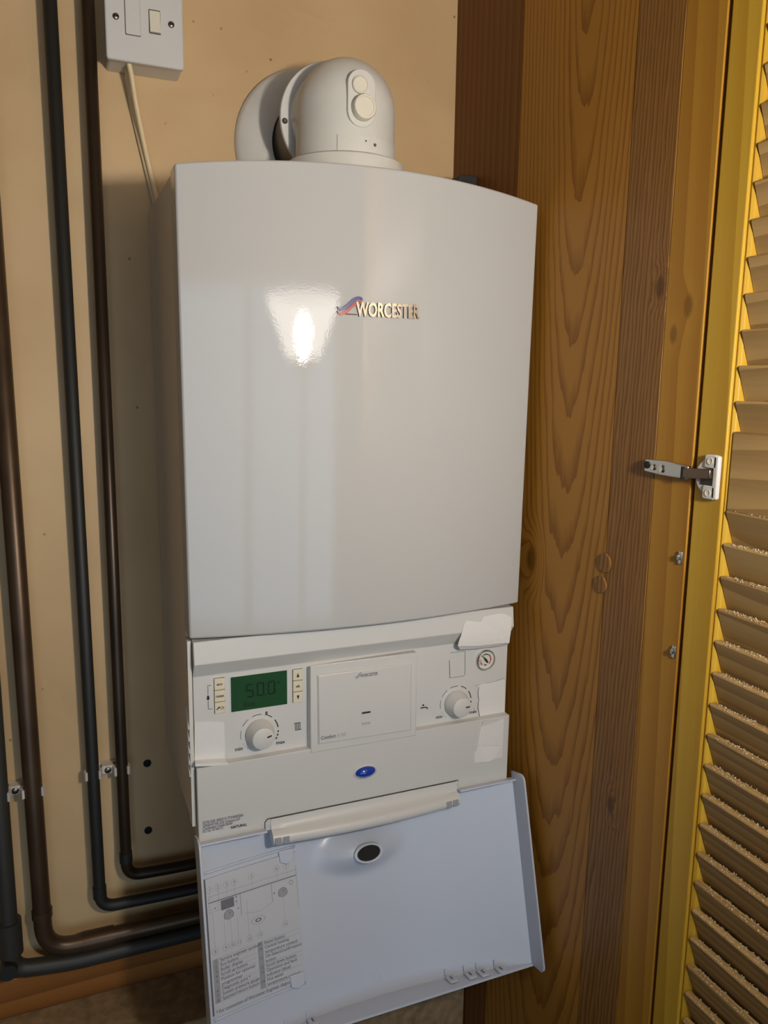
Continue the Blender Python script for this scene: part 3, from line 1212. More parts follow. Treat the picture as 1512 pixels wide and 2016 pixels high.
# lower lip that closes the hollow face
bm = bmesh.new()
pa = [F(0.4 * i / 40, FLEN, fbase(0.4 * i / 40) - 0.0028) for i in range(41)]
pb = [F(0.4 * i / 40, FLEN, 0.0012) for i in range(41)]
A = [[bm.verts.new(p) for p in pa], [bm.verts.new(p) for p in pb], [bm.verts.new(p + DV * 0.0026) for p in pb], [bm.verts.new(p + DV * 0.0026) for p in pa]]
for r, s in ((0, 1), (1, 2), (2, 3), (3, 0)):
    for i in range(40):
        bm.faces.new((A[r][i], A[r][i + 1], A[s][i + 1], A[s][i]))
for i in (0, 40):
    bm.faces.new([A[r][i] for r in range(4)])
obj('flap_lip', bm, M['flap'], flap, smooth=30)
# upper lips either side of the hinge
for u0, u1 in ((0.0026, 0.078), (0.318, 0.3974)):
    n = 10
    poly = [(u0 + (u1 - u0) * k / n, -0.004, 0.009) for k in range(n + 1)] + [(u1 - (u1 - u0) * k / n, -0.004, fbase(u1 - (u1 - u0) * k / n) - 0.002) for k in range(n + 1)]
    obj('flap_upper_lip', flap_prism(poly, (0, 0.0022, 0)), M['flap'], flap, bevel=0.0006)
# oval lens window: white collar with a dark opening
bm = bmesh.new()
n = 40
wt = fbase(RU) + MH * mound(RU, RV, RU - 0.006, RV)
rings = []
for s, h in ((1.0, -0.004), (1.0, 0.0022), (0.93, 0.003), (0.82, 0.0026), (0.78, 0.0012)):
    rings.append([bm.verts.new(F(RU + 0.0182 * s * math.cos(2 * math.pi * k / n), RV + 0.0112 * s * math.sin(2 * math.pi * k / n), wt + h)) for k in range(n)])
for a, b in zip(rings, rings[1:]):
    for k in range(n):
        bm.faces.new((a[k], a[(k + 1) % n], b[(k + 1) % n], b[k]))
obj('lens_collar', bm, M['flap'], flap, smooth=50)
bm = bmesh.new()
bm.faces.new([bm.verts.new(F(RU + 0.0144 * math.cos(2 * math.pi * k / n), RV + 0.0089 * math.sin(2 * math.pi * k / n), wt + 0.0014)) for k in range(n)])
obj('lens_opening', bm, M['dark'], flap)

# hinge cover: flat strip on the boiler and a rounded bar below it
hx0, hx1 = 0.0835, 0.3165
bm = bmesh.new()
n = 24
zj = (px(520, 1606.5, 1, LY).z + px(885, 1546, 1, LY).z) / 2
prf = [(-0.229, zj), (LY - 0.0022, zj), (LY - 0.0030, zj - 0.006), (LY - 0.0048, zj - 0.0105), (-0.2425, zj - 0.0122), (-0.2465, zj - 0.0150), (-0.2480, zj - 0.0200), (-0.2470, zj - 0.0240), (-0.2440, zj - 0.0262), (-0.2395, zj - 0.0262), (-0.232, zj - 0.022), (-0.229, zj - 0.018)]
rows = []
for i in range(n + 1):
    x = hx0 + (hx1 - hx0) * i / n
    k = 1 - ((x - 0.2) / 0.117) ** 2
    rows.append([bm.verts.new((x, y - (0.004 * k if z < zj - 0.009 else 0), z - (0.002 * k if z < zj - 0.009 else 0))) for y, z in prf])
m_ = len(prf)
for a, b in zip(rows, rows[1:]):
    for k in range(m_):
        bm.faces.new((a[k], a[(k + 1) % m_], b[(k + 1) % m_], b[k]))
bm.faces.new(rows[0])
bm.faces.new(rows[-1][::-1])
hc = obj('hinge_cover', bm, M['plastic'], boiler, smooth=40)
for x0 in (hx0 + 0.0015, hx0 + 0.0105, hx1 - 0.0195, hx1 - 0.0105):
    o = obj('hinge_slot', bx(x0, x0 + 0.0075, -0.2492, -0.2440, zj - 0.0245, zj - 0.0165), M['pale_ink'], hc, bevel=0.0006)
# dark joint line round the hinge recess
for nm, g, dy0, dy1, mm in (('hinge_recess', 0.0007, 0.0005, -0.0009, 'dirt'), ('hinge_strip', 0.0, 0.0, -0.0016, 'plastic')):
    obj(nm, prism([(hx0 - 0.0058 - g, LY + dy0, -0.012), (hx0 - 0.0058 - g, LY + dy0, zj - 0.003), (hx0 - 0.0027 - g, LY + dy0, zj + g), (hx1 + 0.003 + g, LY + dy0, zj + g), (hx1 + 0.003 + g, LY + dy0, -0.012)],
                  (0, dy1 - dy0, 0)), M[mm], boiler)

# small moulded latch tabs on the lip
for tx, ty in ((884, 1928), (921, 1921), (945, 1912), (980, 1903), (568, 2018), (612, 2004)):
    u, v = fpx(tx, ty)
    v = FLEN - 0.004
    w0 = fbase(u)
    tb = obj('latch_tab', flap_prism([(u - 0.0058, FLEN - 0.0005, w0 + 0.001), (u + 0.0058, FLEN - 0.0005, w0 + 0.001), (u + 0.0058, FLEN - 0.0005, w0 + 0.014), (u + 0.004, FLEN - 0.0005, w0 + 0.0165),
                                      (u - 0.004, FLEN - 0.0005, w0 + 0.0165), (u - 0.0058, FLEN - 0.0005, w0 + 0.014)], (0, -0.0022, 0)), M['flap'], flap, bevel=0.0006)
    obj('latch_slot', flap_prism([(u - 0.0009, FLEN - 0.003, w0 + 0.004), (u + 0.0009, FLEN - 0.003, w0 + 0.004), (u + 0.0009, FLEN - 0.003, w0 + 0.011), (u - 0.0009, FLEN - 0.003, w0 + 0.011)], (0, -0.0004, 0)),
        M['grey_ink'], flap)
    obj('latch_rib', flap_prism([(u - 0.0055, FLEN - 0.011, w0 - 0.0005), (u - 0.0035, FLEN - 0.011, w0 - 0.0005), (u - 0.0035, FLEN - 0.004, w0 - 0.0005), (u - 0.0055, FLEN - 0.004, w0 - 0.0005)], (0, 0, 0.0025)),
        M['flap'], flap, bevel=0.0005)

# instruction card in its pocket on the left of the flap
c0, c1, c2, c3 = fpx(403, 1736), fpx(580, 1672), fpx(602, 1935), fpx(421, 1988)
LU0, LU1 = (c0[0] + c3[0]) / 2, (c1[0] + c2[0]) / 2
LV0, LV1 = (c0[1] + c1[1]) / 2, (c2[1] + c3[1]) / 2


def on_card(h):
    return lambda u, v: F(u, -v, fbase(u) + 0.0022 + h)


bm = bmesh.new()
A = [[], [], [], []]
for i in range(21):
    u = LU0 + (LU1 - LU0) * i / 20
    for r, (v, h) in enumerate(((LV0, 0.0022), (LV1, 0.0022), (LV1, 0.0002), (LV0, 0.0002))):
        A[r].append(bm.verts.new(F(u, v, fbase(u) + h)))
for r in range(4):
    for i in range(20):
        bm.faces.new((A[r][i], A[r][i + 1], A[(r + 1) % 4][i + 1], A[(r + 1) % 4][i]))
for i in (0, 20):
    bm.faces.new([A[r][i] for r in range(4)])
obj('instruction_card', bm, M['paper'], flap, label='printed instruction card with control diagram')
# pocket rails above and below the card and their corner tabs
for v, h in ((LV0 - 0.006, 0.0028), (LV1 + 0.005, 0.0026)):
    pts = [(LU0 + (LU1 - LU0) * k / 12, v, fbase(LU0 + (LU1 - LU0) * k / 12) - 0.0005) for k in range(13)]
    rail = tube([F(a, b, c + 0.001) for a, b, c in pts], 0.0016, 8)
    obj('pocket_rail', rail, M['flap'], flap, smooth='all')
for (u, v) in ((LU1 - 0.012, LV0 + 0.001), (LU1 - 0.010, LV1 - 0.002)):
    obj('pocket_tab', flap_prism([(u - 0.009, v - 0.007, fbase(u) + 0.001), (u + 0.009, v - 0.007, fbase(u) - 0.001), (u + 0.008, v + 0.006, fbase(u) + 0.0), (u, v + 0.009, fbase(u) + 0.0005), (u - 0.008, v + 0.006, fbase(u) + 0.001)],
                                 (0, 0, 0.0045)), M['flap'], flap, bevel=0.001)
obj('card_shadow_strip', tube([F(LU0 - 0.0012, LV0 + (LV1 - LV0) * k / 8, fbase(LU0) + 0.0012) for k in range(9)], 0.0009, 6), M['grey_ink'], flap, label='dark strip standing in for the shadow at the card edge')  # shadow beside the card, modelled as a dark grey strip

# printing: (s, t) runs 0..1 across and down the card, read from a square-on picture of it
CW, CH = LU1 - LU0, LV1 - LV0


def cp(s, t):
    return (LU0 + CW * s, -(LV0 + CH * t))


ink = Flat(on_card(0.0003))
gry = Flat(on_card(0.0002))
dk = Flat(on_card(0.00025))
# outline of the drawn boiler front
gry.pline([cp(0.02, 0.135), cp(0.985, 0.135)], 0.0004)
dk.pline([cp(0.02, 0.18), cp(0.985, 0.18)], 0.0009)
gry.pline([cp(0.02, 0.135), cp(0.02, 0.18)], 0.0004)
gry.pline([cp(0.985, 0.11), cp(0.985, 0.44)], 0.0005)
gry.line(cp(0.02, 0.18), cp(0.02, 0.255), 0.0003)
gry.line(cp(0.02, 0.255), cp(0.12, 0.255), 0.0003)
gry.line(cp(0.355, 0.19), cp(0.355, 0.35), 0.0008)
gry.line(cp(0.70, 0.19), cp(0.70, 0.33), 0.0008)
gry.pline([cp(0.40, 0.35), cp(0.55, 0.37), cp(0.70, 0.33)], 0.0004)
# drawn display, buttons and knobs
dk.poly([cp(0.145, 0.192), cp(0.285, 0.192), cp(0.285, 0.265), cp(0.145, 0.265)])
for k in range(4):
    gry.line(cp(0.105, 0.2 + 0.017 * k), cp(0.135, 0.2 + 0.017 * k), 0.0004)
    gry.line(cp(0.30, 0.195 + 0.02 * k), cp(0.325, 0.195 + 0.02 * k), 0.0005)
ink.disc(cp(0.31, 0.2), 0.0009, 6)
ink.disc(cp(0.31, 0.235), 0.0009, 6)
gry.line(cp(0.03, 0.235), cp(0.09, 0.235), 0.0004)
ink.disc(cp(0.085, 0.23), 0.0008, 6)
for cs, ct in ((0.22, 0.315), (0.82, 0.285)):
    gry.disc(cp(cs, ct), 0.0052, 20)
    ink.ring(cp(cs, ct), 0.0054, 0.0006, 20, 1, -40, 220)
    ink.disc(cp(cs + 0.01, ct - 0.015), 0.0008, 6)
ink.disc(cp(0.325, 0.29), 0.0009, 6)
ink.disc(cp(0.725, 0.27), 0.0010, 6)
ink.ring(cp(0.92, 0.225), 0.0022, 0.0005, 12)
gry.ring(cp(0.53, 0.43), 0.0042, 0.0004, 24, 1.9)
ink.ring(cp(0.53, 0.43), 0.0016, 0.0010, 16, 1.8)
# numbered call-outs
call = {1: (0.035, 0.085, 0.17), 2: (0.125, 0.085, 0.19), 3: (0.215, 0.085, 0.19), 4: (0.30, 0.085, 0.19), 5: (0.49, 0.085, 0.20), 6: (0.77, 0.085, 0.17), 7: (0.88, 0.085, 0.17)}
for nmb, (s, t, t2) in call.items():
    gry.ring(cp(s, t), 0.0034, 0.00035, 18)
    x, y = cp(s, t)
    ink.text(str(nmb), x, y - 0.0016, 0.0034, 'C')
    gry.line((x, y - 0.0034), cp(s, t2), 0.0003)
low = {8: (0.055, 0.53, 0.26), 9: (0.165, 0.53, 0.36), 10: (0.235, 0.53, 0.36), 11: (0.305, 0.53, 0.36), 12: (0.42, 0.53, 0.25), 13: (0.535, 0.53, 0.46), 14: (0.82, 0.53, 0.33)}
for nmb, (s, t, t2) in low.items():
    t = 0.545 if nmb != 14 else 0.53
    gry.ring(cp(s, t), 0.0034, 0.00035, 18)
    x, y = cp(s, t)
    ink.text(str(nmb), x, y - 0.0015, 0.0031, 'C', 0, 0.0038 if nmb > 9 else None)
    gry.line((x, y + 0.0034), cp(s, t2), 0.0003)
# key tables
LEFT = ['Service engineer symbol', 'Eco button', 'Boiler display', 'Scroll up button', 'Position for optional', 'programmer', 'Diagnostic port *', 'System pressure gauge', 'Spanner/return button']
RIGHT = ['Reset button', 'Central heating', 'temperature control', 'Ok-Select/confirmation', 'button', 'Scroll down button', 'Operation and fault', 'indicator (blue)', 'Hot water', 'temperature control']
LH = 0.0352
for col, s0, s1, lines, nums, rules in ((LEFT, 0.02, 0.475, LEFT, (1, 2, 3, 4, 5, None, 6, 7, 8), (0, 1, 2, 3, 4, 6, 7, 8, 9)), (RIGHT, 0.50, 0.975, RIGHT, (9, 10, None, 11, None, 12, 13, None, 14, None), (0, 1, 3, 5, 6, 8, 10))):
    t0 = 0.600
    for r in rules:
        gry.line(cp(s0, t0 + LH * r), cp(s1, t0 + LH * r), 0.0003)
    gry.poly([cp(s0, t0), cp(s0 + 0.06, t0), cp(s0 + 0.06, t0 + LH * len(lines)), cp(s0, t0 + LH * len(lines))])
    for k, body in enumerate(lines):
        x, y = cp(s0 + 0.075, t0 + LH * (k + 0.82))
        ink.text(body, x, y, 0.0033, 'L', 0.01)
        if nums[k]:
            x, y = cp(s0 + 0.03, t0 + LH * (k + 0.82))
            ink.text(str(nums[k]), x, y, 0.0030, 'C', 0.01)
x, y = cp(0.02, 0.992)
ink.text('* For connection of Worcester Engineer diagnostic', x, y, 0.0036, 'L', 0.01, CW * 0.86)
gry.build('card_drawing', M['pale_ink'], flap)
dk.build('card_drawing', M['grey_ink'], flap)
ink.build('card_lettering', M['grey_ink'], flap)
# faint moulding ring near the lip
u, v = fpx(742, 1922)
obj('mould_mark', tube([F(u + 0.005 * math.cos(k * math.pi / 12), v + 0.006 * math.sin(k * math.pi / 12), fbase(u)) for k in range(25)], 0.0004, 6), M['flap'], flap)

# ------------------------------------------------------------------ flue
FCX, FCY, FCZ, FR = 0.2057, -0.130, 0.781, 0.0563
flue = thing('flue_elbow', (FCX, FCY, ZT), 'white flue elbow rising from the boiler top and turning into the wall', 'flue')
# vertical body whose domed head turns back to the wall
bm = bmesh.new()
n = 56
rings = []
for z in (ZT + 0.002, 0.72, 0.75, FCZ):
    rings.append([(FCX + FR * math.cos(2 * math.pi * k / n), FCY + FR * math.sin(2 * math.pi * k / n), z) for k in range(n)])
for e in range(1, 13):
    a = math.radians(90 * e / 12)
    rings.append([(FCX + FR * math.cos(a) * math.cos(2 * math.pi * k / n), FCY + FR * math.cos(a) * math.sin(2 * math.pi * k / n), FCZ + FR * 1.03 * math.sin(a)) for k in range(n)])
R_ = [[bm.verts.new(p) for p in r] for r in rings]
for a, b in zip(R_, R_[1:]):
    for k in range(n):
        bm.faces.new((a[k], a[(k + 1) % n], b[(k + 1) % n], b[k]))
bmesh.ops.remove_doubles(bm, verts=bm.verts[:], dist=1e-5)
obj('elbow_body', bm, M['flue'], flue, smooth=60)
obj('elbow_branch', lathe([(FR, 0), (FR, 0.036)], (FCX, FCY, FCZ), (0, 1, 0), 56), M['flue'], flue, smooth=60)
obj('base_collar', lathe([(0.0665, 0.0005), (0.0680, 0.036), (0.0672, 0.0405), (0.061, 0.0435), (0.0562, 0.0440)], (FCX, FCY, ZT), (0, 0, 1), 64), M['flue'], flue, smooth=40)
fl_ = obj('flange_ring', lathe([(0.0560, 0), (0.067, 0.0), (0.0678, 0.0015), (0.0678, 0.0035), (0.067, 0.005), (0.0560, 0.005)], (FCX, FCY + 0.030, FCZ), (0, 1, 0), 64), M['flue'], flue, smooth=40)
obj('clamp_band', lathe([(0.0566, 0), (0.0605, 0.001), (0.0605, 0.010), (0.0566, 0.011)], (FCX, FCY + 0.037, FCZ), (0, 1, 0), 64), M['flue'], flue, smooth=30)
sc_ = px(556, 237, 1, FCY + 0.029)
obj('flange_screw', lathe([(0.0032, 0), (0.0032, 0.002), (0.002, 0.003), (0.0003, 0.003)], sc_ + Vector((0.003, 0.002, 0)), (0, -1, 0), 14), M['screw'], flue, smooth=30)
obj('wall_duct', lathe([(0.0535, 0), (0.0535, 0.094)], (FCX, FCY + 0.036, FCZ), (0, 1, 0), 56), M['flue_duct'], flue, smooth=60)
wc = Vector((FCX, -0.0005, FCZ - 0.008))
obj('wall_collar', lathe([(0.099, 0), (0.0985, 0.006), (0.094, 0.012), (0.080, 0.020), (0.064, 0.026), (0.058, 0.026), (0.056, 0.0)], wc, (0, -1, 0), 64), M['flue'], flue, smooth=50, label='white rubber wall collar')
# test points: oval boss with a small plug and a big screw cap
tp = obj('test_point_boss', prism([(FCX - 0.002 + a, FCY - FR + 0.006, 0.782 + b) for a, b in rrect(-0.0158, 0.0158, -0.029, 0.029, 0.0157, 9)], (0, -0.0072, 0)), M['flue'], flue, bevel=0.0008)
obj('test_plug', lathe([(0.0088, 0), (0.0088, 0.0034), (0.0076, 0.0042), (0.0070, 0.0036), (0.0003, 0.0034)], (0.2010, FCY - FR - 0.0008, 0.7945), (0, -1, 0), 32), M['cap'], tp, smooth=35)
cp_ = obj('test_cap', lathe([(0.0118, 0), (0.0128, 0.001), (0.0128, 0.0085), (0.0118, 0.0100), (0.0096, 0.0102), (0.0092, 0.0094), (0.0003, 0.0094)], (0.2045, FCY - FR - 0.0008, 0.7715), (0, -1, 0), 40), M['cap'], tp, smooth=35)
# flat joint plate above the collar and grime spots
bm = bmesh.new()
a0, a1 = math.radians(-118), math.radians(-30)
ra, rb = [], []
for k in range(15):
    a = a0 + (a1 - a0) * k / 14
    for lst, r in ((ra, FR + 0.0012), (rb, FR - 0.0005)):
        lst.append([bm.verts.new((FCX + r * math.cos(a), FCY + r * math.sin(a), z)) for z in (0.726, 0.7445)])
for k in range(14):
    bm.faces.new((ra[k][0], ra[k + 1][0], ra[k + 1][1], ra[k][1]))
    bm.faces.new((ra[k][1], ra[k + 1][1], rb[k + 1][1], rb[k][1]))
for k in (0, 14):
    bm.faces.new((ra[k][0], ra[k][1], rb[k][1], rb[k][0]))
obj('lap_joint', bm, M['flue'], flue, smooth=30)
for (gx, gy_), r in (((732, 288), 0.0022), ((627, 312), 0.0016), ((715, 281), 0.0012), ((717, 308), 0.0016), ((735, 331), 0.0014), ((760, 312), 0.0012)):
    P = px(gx, gy_, 1, FCY - 0.05)
    dvec = Vector((P.x - FCX, P.y - FCY, 0)).normalized()
    rad = 0.0668 if P.z < 0.712 else FR + 0.0012
    c = Vector((FCX, FCY, P.z)) + dvec * rad
    obj('grime_spot', lathe([(r, -0.0008), (r * 0.7, 0.0006), (0.0002, 0.0007)], c, dvec, 9), M['dirt'], flue)

# black clip fixed to the side panel behind the boiler's top corner
bc = thing('black_clip', (XP, -0.045, 0.735), 'small black plastic clip on the pine panel behind the boiler corner', 'clip')
p0 = px(904, 342, 1, -0.07)
obj('clip_body', prism([(a, -0.0700, b) for a, b in rrect(p0.x, XP - 0.0001, p0.z - 0.034, p0.z, 0.004, 4)], (0, 0.022, 0)), M['blackplastic'], bc, bevel=0.001)
obj('clip_ridge', bx(p0.x + 0.003, XP - 0.003, -0.0715, -0.0695, p0.z - 0.028, p0.z - 0.008), M['blackplastic'], bc, bevel=0.0006)

# ------------------------------------------------------------------ fused switch and its flex
sy = -0.044
sw = thing('fused_switch', (0.0, 0.0, 0.832), 'white fused spur switch on the wall above the boiler', 'switch')
obj('back_box', prism([(a, -0.0006, b) for a, b in rrect(-0.0408, 0.0405, 0.8335, 0.9165, 0.003, 3)], (0, -0.0358, 0)), M['plastic'], sw, bevel=0.0008)
fpn = obj('face_plate', prism([(a, -0.0366, b) for a, b in rrect(-0.0428, 0.0412, 0.8322, 0.9182, 0.003, 3)], (0, sy + 0.0366, 0)), M['plastic'], sw, bevel=0.0016)
PS = lambda a, b: px(a, b, 1, sy)
q0, q1 = PS(245.5, 0), PS(277, 70)
fz0 = (PS(247, 68).z + q1.z) / 2
obj('fuse_carrier_gap', prism([(a, sy + 0.0004, b) for a, b in rrect(q0.x - 0.0008, q1.x + 0.0002, fz0 - 0.0008, fz0 + 0.0405, 0.001, 2)], (0, -0.0006, 0)), M['dirt'], sw)
obj('fuse_carrier', prism([(a, sy + 0.0002, b) for a, b in rrect(q0.x, q1.x, fz0, fz0 + 0.040, 0.001, 2)], (0, -0.0012, 0)), M['plastic'], sw, bevel=0.0004)
q0, q1 = PS(293.5, 20), PS(316, 67.5)
obj('rocker_gap', prism([(a, sy + 0.0004, b) for a, b in rrect(q0.x - 0.0008, q1.x + 0.0004, q1.z - 0.001, q0.z + 0.0012, 0.0008, 2)], (0, -0.0006, 0)), M['dirt'], sw)
bm = bmesh.new()
zm = (q0.z + q1.z) / 2
pr = [(q1.z, sy - 0.0005), (q1.z, sy - 0.0042), (zm, sy - 0.0022), (q0.z, sy - 0.0010), (q0.z, sy - 0.0002)]
prism([(q0.x, b, a) for a, b in pr], (q1.x - q0.x, 0, 0), bm)
obj('rocker', bm, M['cap'], sw, bevel=0.0004)
for a, b in ((228, 32.4), (337, 49)):
    c = PS(a, b)
    s_ = obj('plate_screw', lathe([(0.0034, 0), (0.0034, 0.0010), (0.0024, 0.0018), (0.0004, 0.0020)], c, (0, -1, 0), 18), M['screw'], sw, smooth=40)
    obj('screw_slot', bx(c.x - 0.0026, c.x + 0.0026, sy - 0.00225, sy - 0.0015, c.z - 0.0005, c.z + 0.0005), M['dark'], s_)
# two flexes leaving the box and passing behind the boiler's top
fx = [PX for PX in (px(253, 112, 1, -0.034), px(259, 150, 1, -0.030), px(268, 205, 1, -0.022), px(280, 265, 1, -0.014), px(293, 325, 1, -0.010), px(306, 383, 1, -0.010), px(318, 440, 1, -0.010))]
fx[0].z = 0.8345
tag(obj('power_flex', tube(smoothpath(fx), 0.0031, 12), M['cable'], smooth='all'), 'cream flex hanging from the fused switch, the nearer of two', 'cable', 'flexes from the fused switch')
fx = [px(250, 118, 1, -0.020), px(252, 160, 1, -0.008), px(261, 215, 1, -0.0042), px(274, 272, 1, -0.0042), px(289, 335, 1, -0.0042), px(300, 382, 1, -0.0042), px(314, 440, 1, -0.0042)]
fx[0].z = 0.8345
tag(obj('power_flex', tube(smoothpath(fx), 0.0030, 12), M['cable'], smooth='all'), 'cream flex lying against the wall behind the other one', 'cable', 'flexes from the fused switch')

# ------------------------------------------------------------------ pipework
PYA, PYB = -0.025, -0.022
GRP = 'heating pipes on the wall'


def pipe(name, pts, r, m, label, fit=None, rad=0.03):
    t = thing(name, pts[0], label, 'pipe', GRP)
    obj('pipe_run', tube(fillet(pts, rad, 10), r, 24), m, t, smooth='all')
    for p, d, L_, rr, mm in fit or []:
        u = Vector(d).normalized()
        obj('solder_socket', tube([Vector(p) - u * L_ / 2, Vector(p) + u * L_ / 2], rr, 24), mm, t, smooth=40)
    return t


XE = 0.30
pipe('heating_pipe', [(-0.1750, PYA, CEIL - 0.01), (-0.1628, PYA, -0.246), (-0.02, PYA, -0.2480), (XE, PYA, -0.2485)], 0.011, M['copper'],
     'brown copper pipe bending right above the lowest pipe',
     [((-0.1632, PYA, -0.192), (-0.007, 0, 1), 0.010, 0.0125, M['copper']), ((-0.098, PYA, -0.2468), (1, 0, -0.015), 0.040, 0.0125, M['copper'])], rad=0.036)
pipe('heating_pipe', [(-0.1000, PYB, CEIL - 0.01), (-0.0930, PYB, -0.2050), (0.0, PYB, -0.2085), (XE, PYB, -0.212)], 0.0076, M['pipe_black'],
     'black upright pipe in the middle, left of the thin copper one',
     [((-0.0931, PYB, -0.182), (-0.004, 0, 1), 0.016, 0.0086, M['pipe_black'])], rad=0.020)
pipe('heating_pipe', [(-0.0590, PYB, CEIL - 0.01), (-0.0585, PYB, -0.1680), (0.0, PYB, -0.1710), (XE, PYB, -0.175)], 0.0074, M['copper_dark'],
     'thin dark copper pipe nearest to the boiler',
     [((-0.0585, PYB, -0.140), (0.0, 0, 1), 0.014, 0.0082, M['pipe_black'])], rad=0.020)
pipe('heating_pipe', [(-0.2050, PYA, CEIL - 0.01), (-0.2020, PYA, -0.262), (-0.13, PYA, -0.2715), (XE, PYA, -0.2745)], 0.0108, M['pipe_grey'],
     'thick dark grey pipe at the left edge, running along the bottom',
     [((-0.2022, PYA, -0.215), (-0.002, 0, 1), 0.045, 0.0150, M['pipe_grey']), ((-0.205, PYA - 0.004, -0.252), (0.0, 1, 0.0), 0.030, 0.0105, M['pipe_black'])], rad=0.022)


def pipe_clip(cx, cz, xa, xb, ra, rb, ya, label):
    t = thing('pipe_clip', (cx, 0, cz), label, 'pipe clip', 'double pipe clips')
    h = 0.0055
    obj('clip_base', bx(xa, xb, -0.0045, -0.0004, cz - h, cz + h), M['clip'], t, bevel=0.0008)
    blk = obj('clip_block', bx(cx - 0.0075, cx + 0.0075, -0.0165, -0.004, cz - h, cz + h), M['clip'], t, bevel=0.001)
    obj('clip_screw', lathe([(0.0042, 0), (0.0042, 0.001), (0.003, 0.002), (0.0004, 0.0022)], (cx, -0.0165, cz), (0, -1, 0), 18), M['screw'], blk, smooth=40)
    for x0, r in ((xa, ra), (xb, rb)):
        pts = []
        n = 16
        for k in range(n + 1):
            a = math.radians(-32 + 244 * k / n)
            pts.append((x0 + (r + 0.0034) * math.cos(a), ya + (r + 0.0034) * math.sin(a)))
        for k in range(n, -1, -1):
            a = math.radians(-32 + 244 * k / n)
            pts.append((x0 + (r + 0.0002) * math.cos(a), ya + (r + 0.0002) * math.sin(a)))
        bm = bmesh.new()
        lo = [bm.verts.new((a, b, cz - h)) for a, b in pts]
        hi = [bm.verts.new((a, b, cz + h)) for a, b in pts]
        N = len(pts)
        for i in range(N):
            bm.faces.new((lo[i], lo[(i + 1) % N], hi[(i + 1) % N], hi[i]))
        for i in range(n):
            bm.faces.new((lo[i], lo[N - 1 - i], lo[N - 2 - i], lo[i + 1]))
            bm.faces.new((hi[i], hi[i + 1], hi[N - 2 - i], hi[N - 1 - i]))
        obj('clip_saddle', bm, M['clip'], t, smooth=40)


pipe_clip(-0.1850, -0.0235, -0.2025, -0.1644, 0.0108, 0.011, PYA, 'white double pipe clip holding the two thick pipes')
pipe_clip(-0.0755, -0.0165, -0.0938, -0.0588, 0.0076, 0.0074, PYB, 'white double pipe clip holding the two thin pipes')

# ------------------------------------------------------------------ louvred cupboard door, open at a right angle
XD = XP - 0.0002       # inner face of the door
YD0, YD1 = -0.4895, -0.93
DZ0, DZ1 = FLOOR + 0.01, 1.02
TH = 0.026
door = thing('louvred_door', (XD + TH / 2, (YD0 + YD1) / 2, DZ0), 'varnished pine louvred cupboard door standing open on the right', 'door')
YS = -0.5215
obj('stile', bx(XD, XD + TH, YS, YD0, DZ0, DZ1), M['door'], door, bevel=0.0012)
obj('stile', bx(XD, XD + TH, YD1, YD1 + 0.034, DZ0, DZ1), M['door'], door, bevel=0.0012)
YG = -0.5330
# moulded inner edge of the stile, set back from its face
bm = prism([(XD + 0.0035, YS + 0.0005, DZ0), (XD + 0.0022, YS - 0.0020, DZ0), (XD + 0.0045, YS - 0.0045, DZ0), (XD + TH, YS - 0.0060, DZ0), (XD + TH, YS + 0.0005, DZ0)], (0, 0, DZ1 - DZ0))
obj('stile_moulding', bm, M['door'], door, bevel=0.0006)
z_m1, z_m0 = 0.4470, 0.3785
YE = YD1 + 0.034
for a, b in ((z_m0, z_m1), (DZ0, DZ0 + 0.09), (DZ1 - 0.07, DZ1)):
    obj('rail', bx(XD + 0.002, XD + TH - 0.002, YE, YS - 0.0040, a, b), M['slat'], door, bevel=0.0015)
slat_me = None
PITCH = 0.0292
tops = []
z = 0.6468 + 0.0292 * 11
while z > z_m1 + 0.012:
    if z < DZ1 - 0.08:
        tops.append(z)
    z -= PITCH
z = 0.3205 + 2 * 0.0292
while z > DZ0 + 0.11:
    tops.append(z)
    z -= PITCH
for k, z in enumerate(tops):
    if slat_me is None:
        # section: rounded upper edge towards the cupboard, leaning outwards as it drops
        sx, sz, th = 0.0165, 0.0450, 0.0062
        l = math.hypot(sx, sz)
        dx_, dz_ = sx / l, -sz / l
        nx_, nz_ = -dz_ * -1, dx_
        nx_, nz_ = sz / l, sx / l          # towards outside and up
        sec = [(0.0, -0.0008), (0.0006, 0.0004), (0.0020, 0.0012), (nx_ * th + 0.0006, nz_ * th * 0.3 + 0.0004)]
        sec += [(nx_ * th + dx_ * l * 0.98, nz_ * th * 0.3 + dz_ * l * 0.98), (dx_ * l, dz_ * l)]
        bm = prism([(a, 0, b) for a, b in sec], (0, YE - (YS - 0.0055), 0))
        bmesh.ops.recalc_face_normals(bm, faces=bm.faces)
        slat_me = bpy.data.meshes.new('slat')
        bm.to_mesh(slat_me)
        bm.free()
        slat_me.materials.append(M['slat'])
    o = bpy.data.objects.new('slat', slat_me)
    COL.objects.link(o)
    o.parent = door
    o.location = Vector((XD + 0.0010 , YS - 0.0055, z)) - WLOC[door.name]
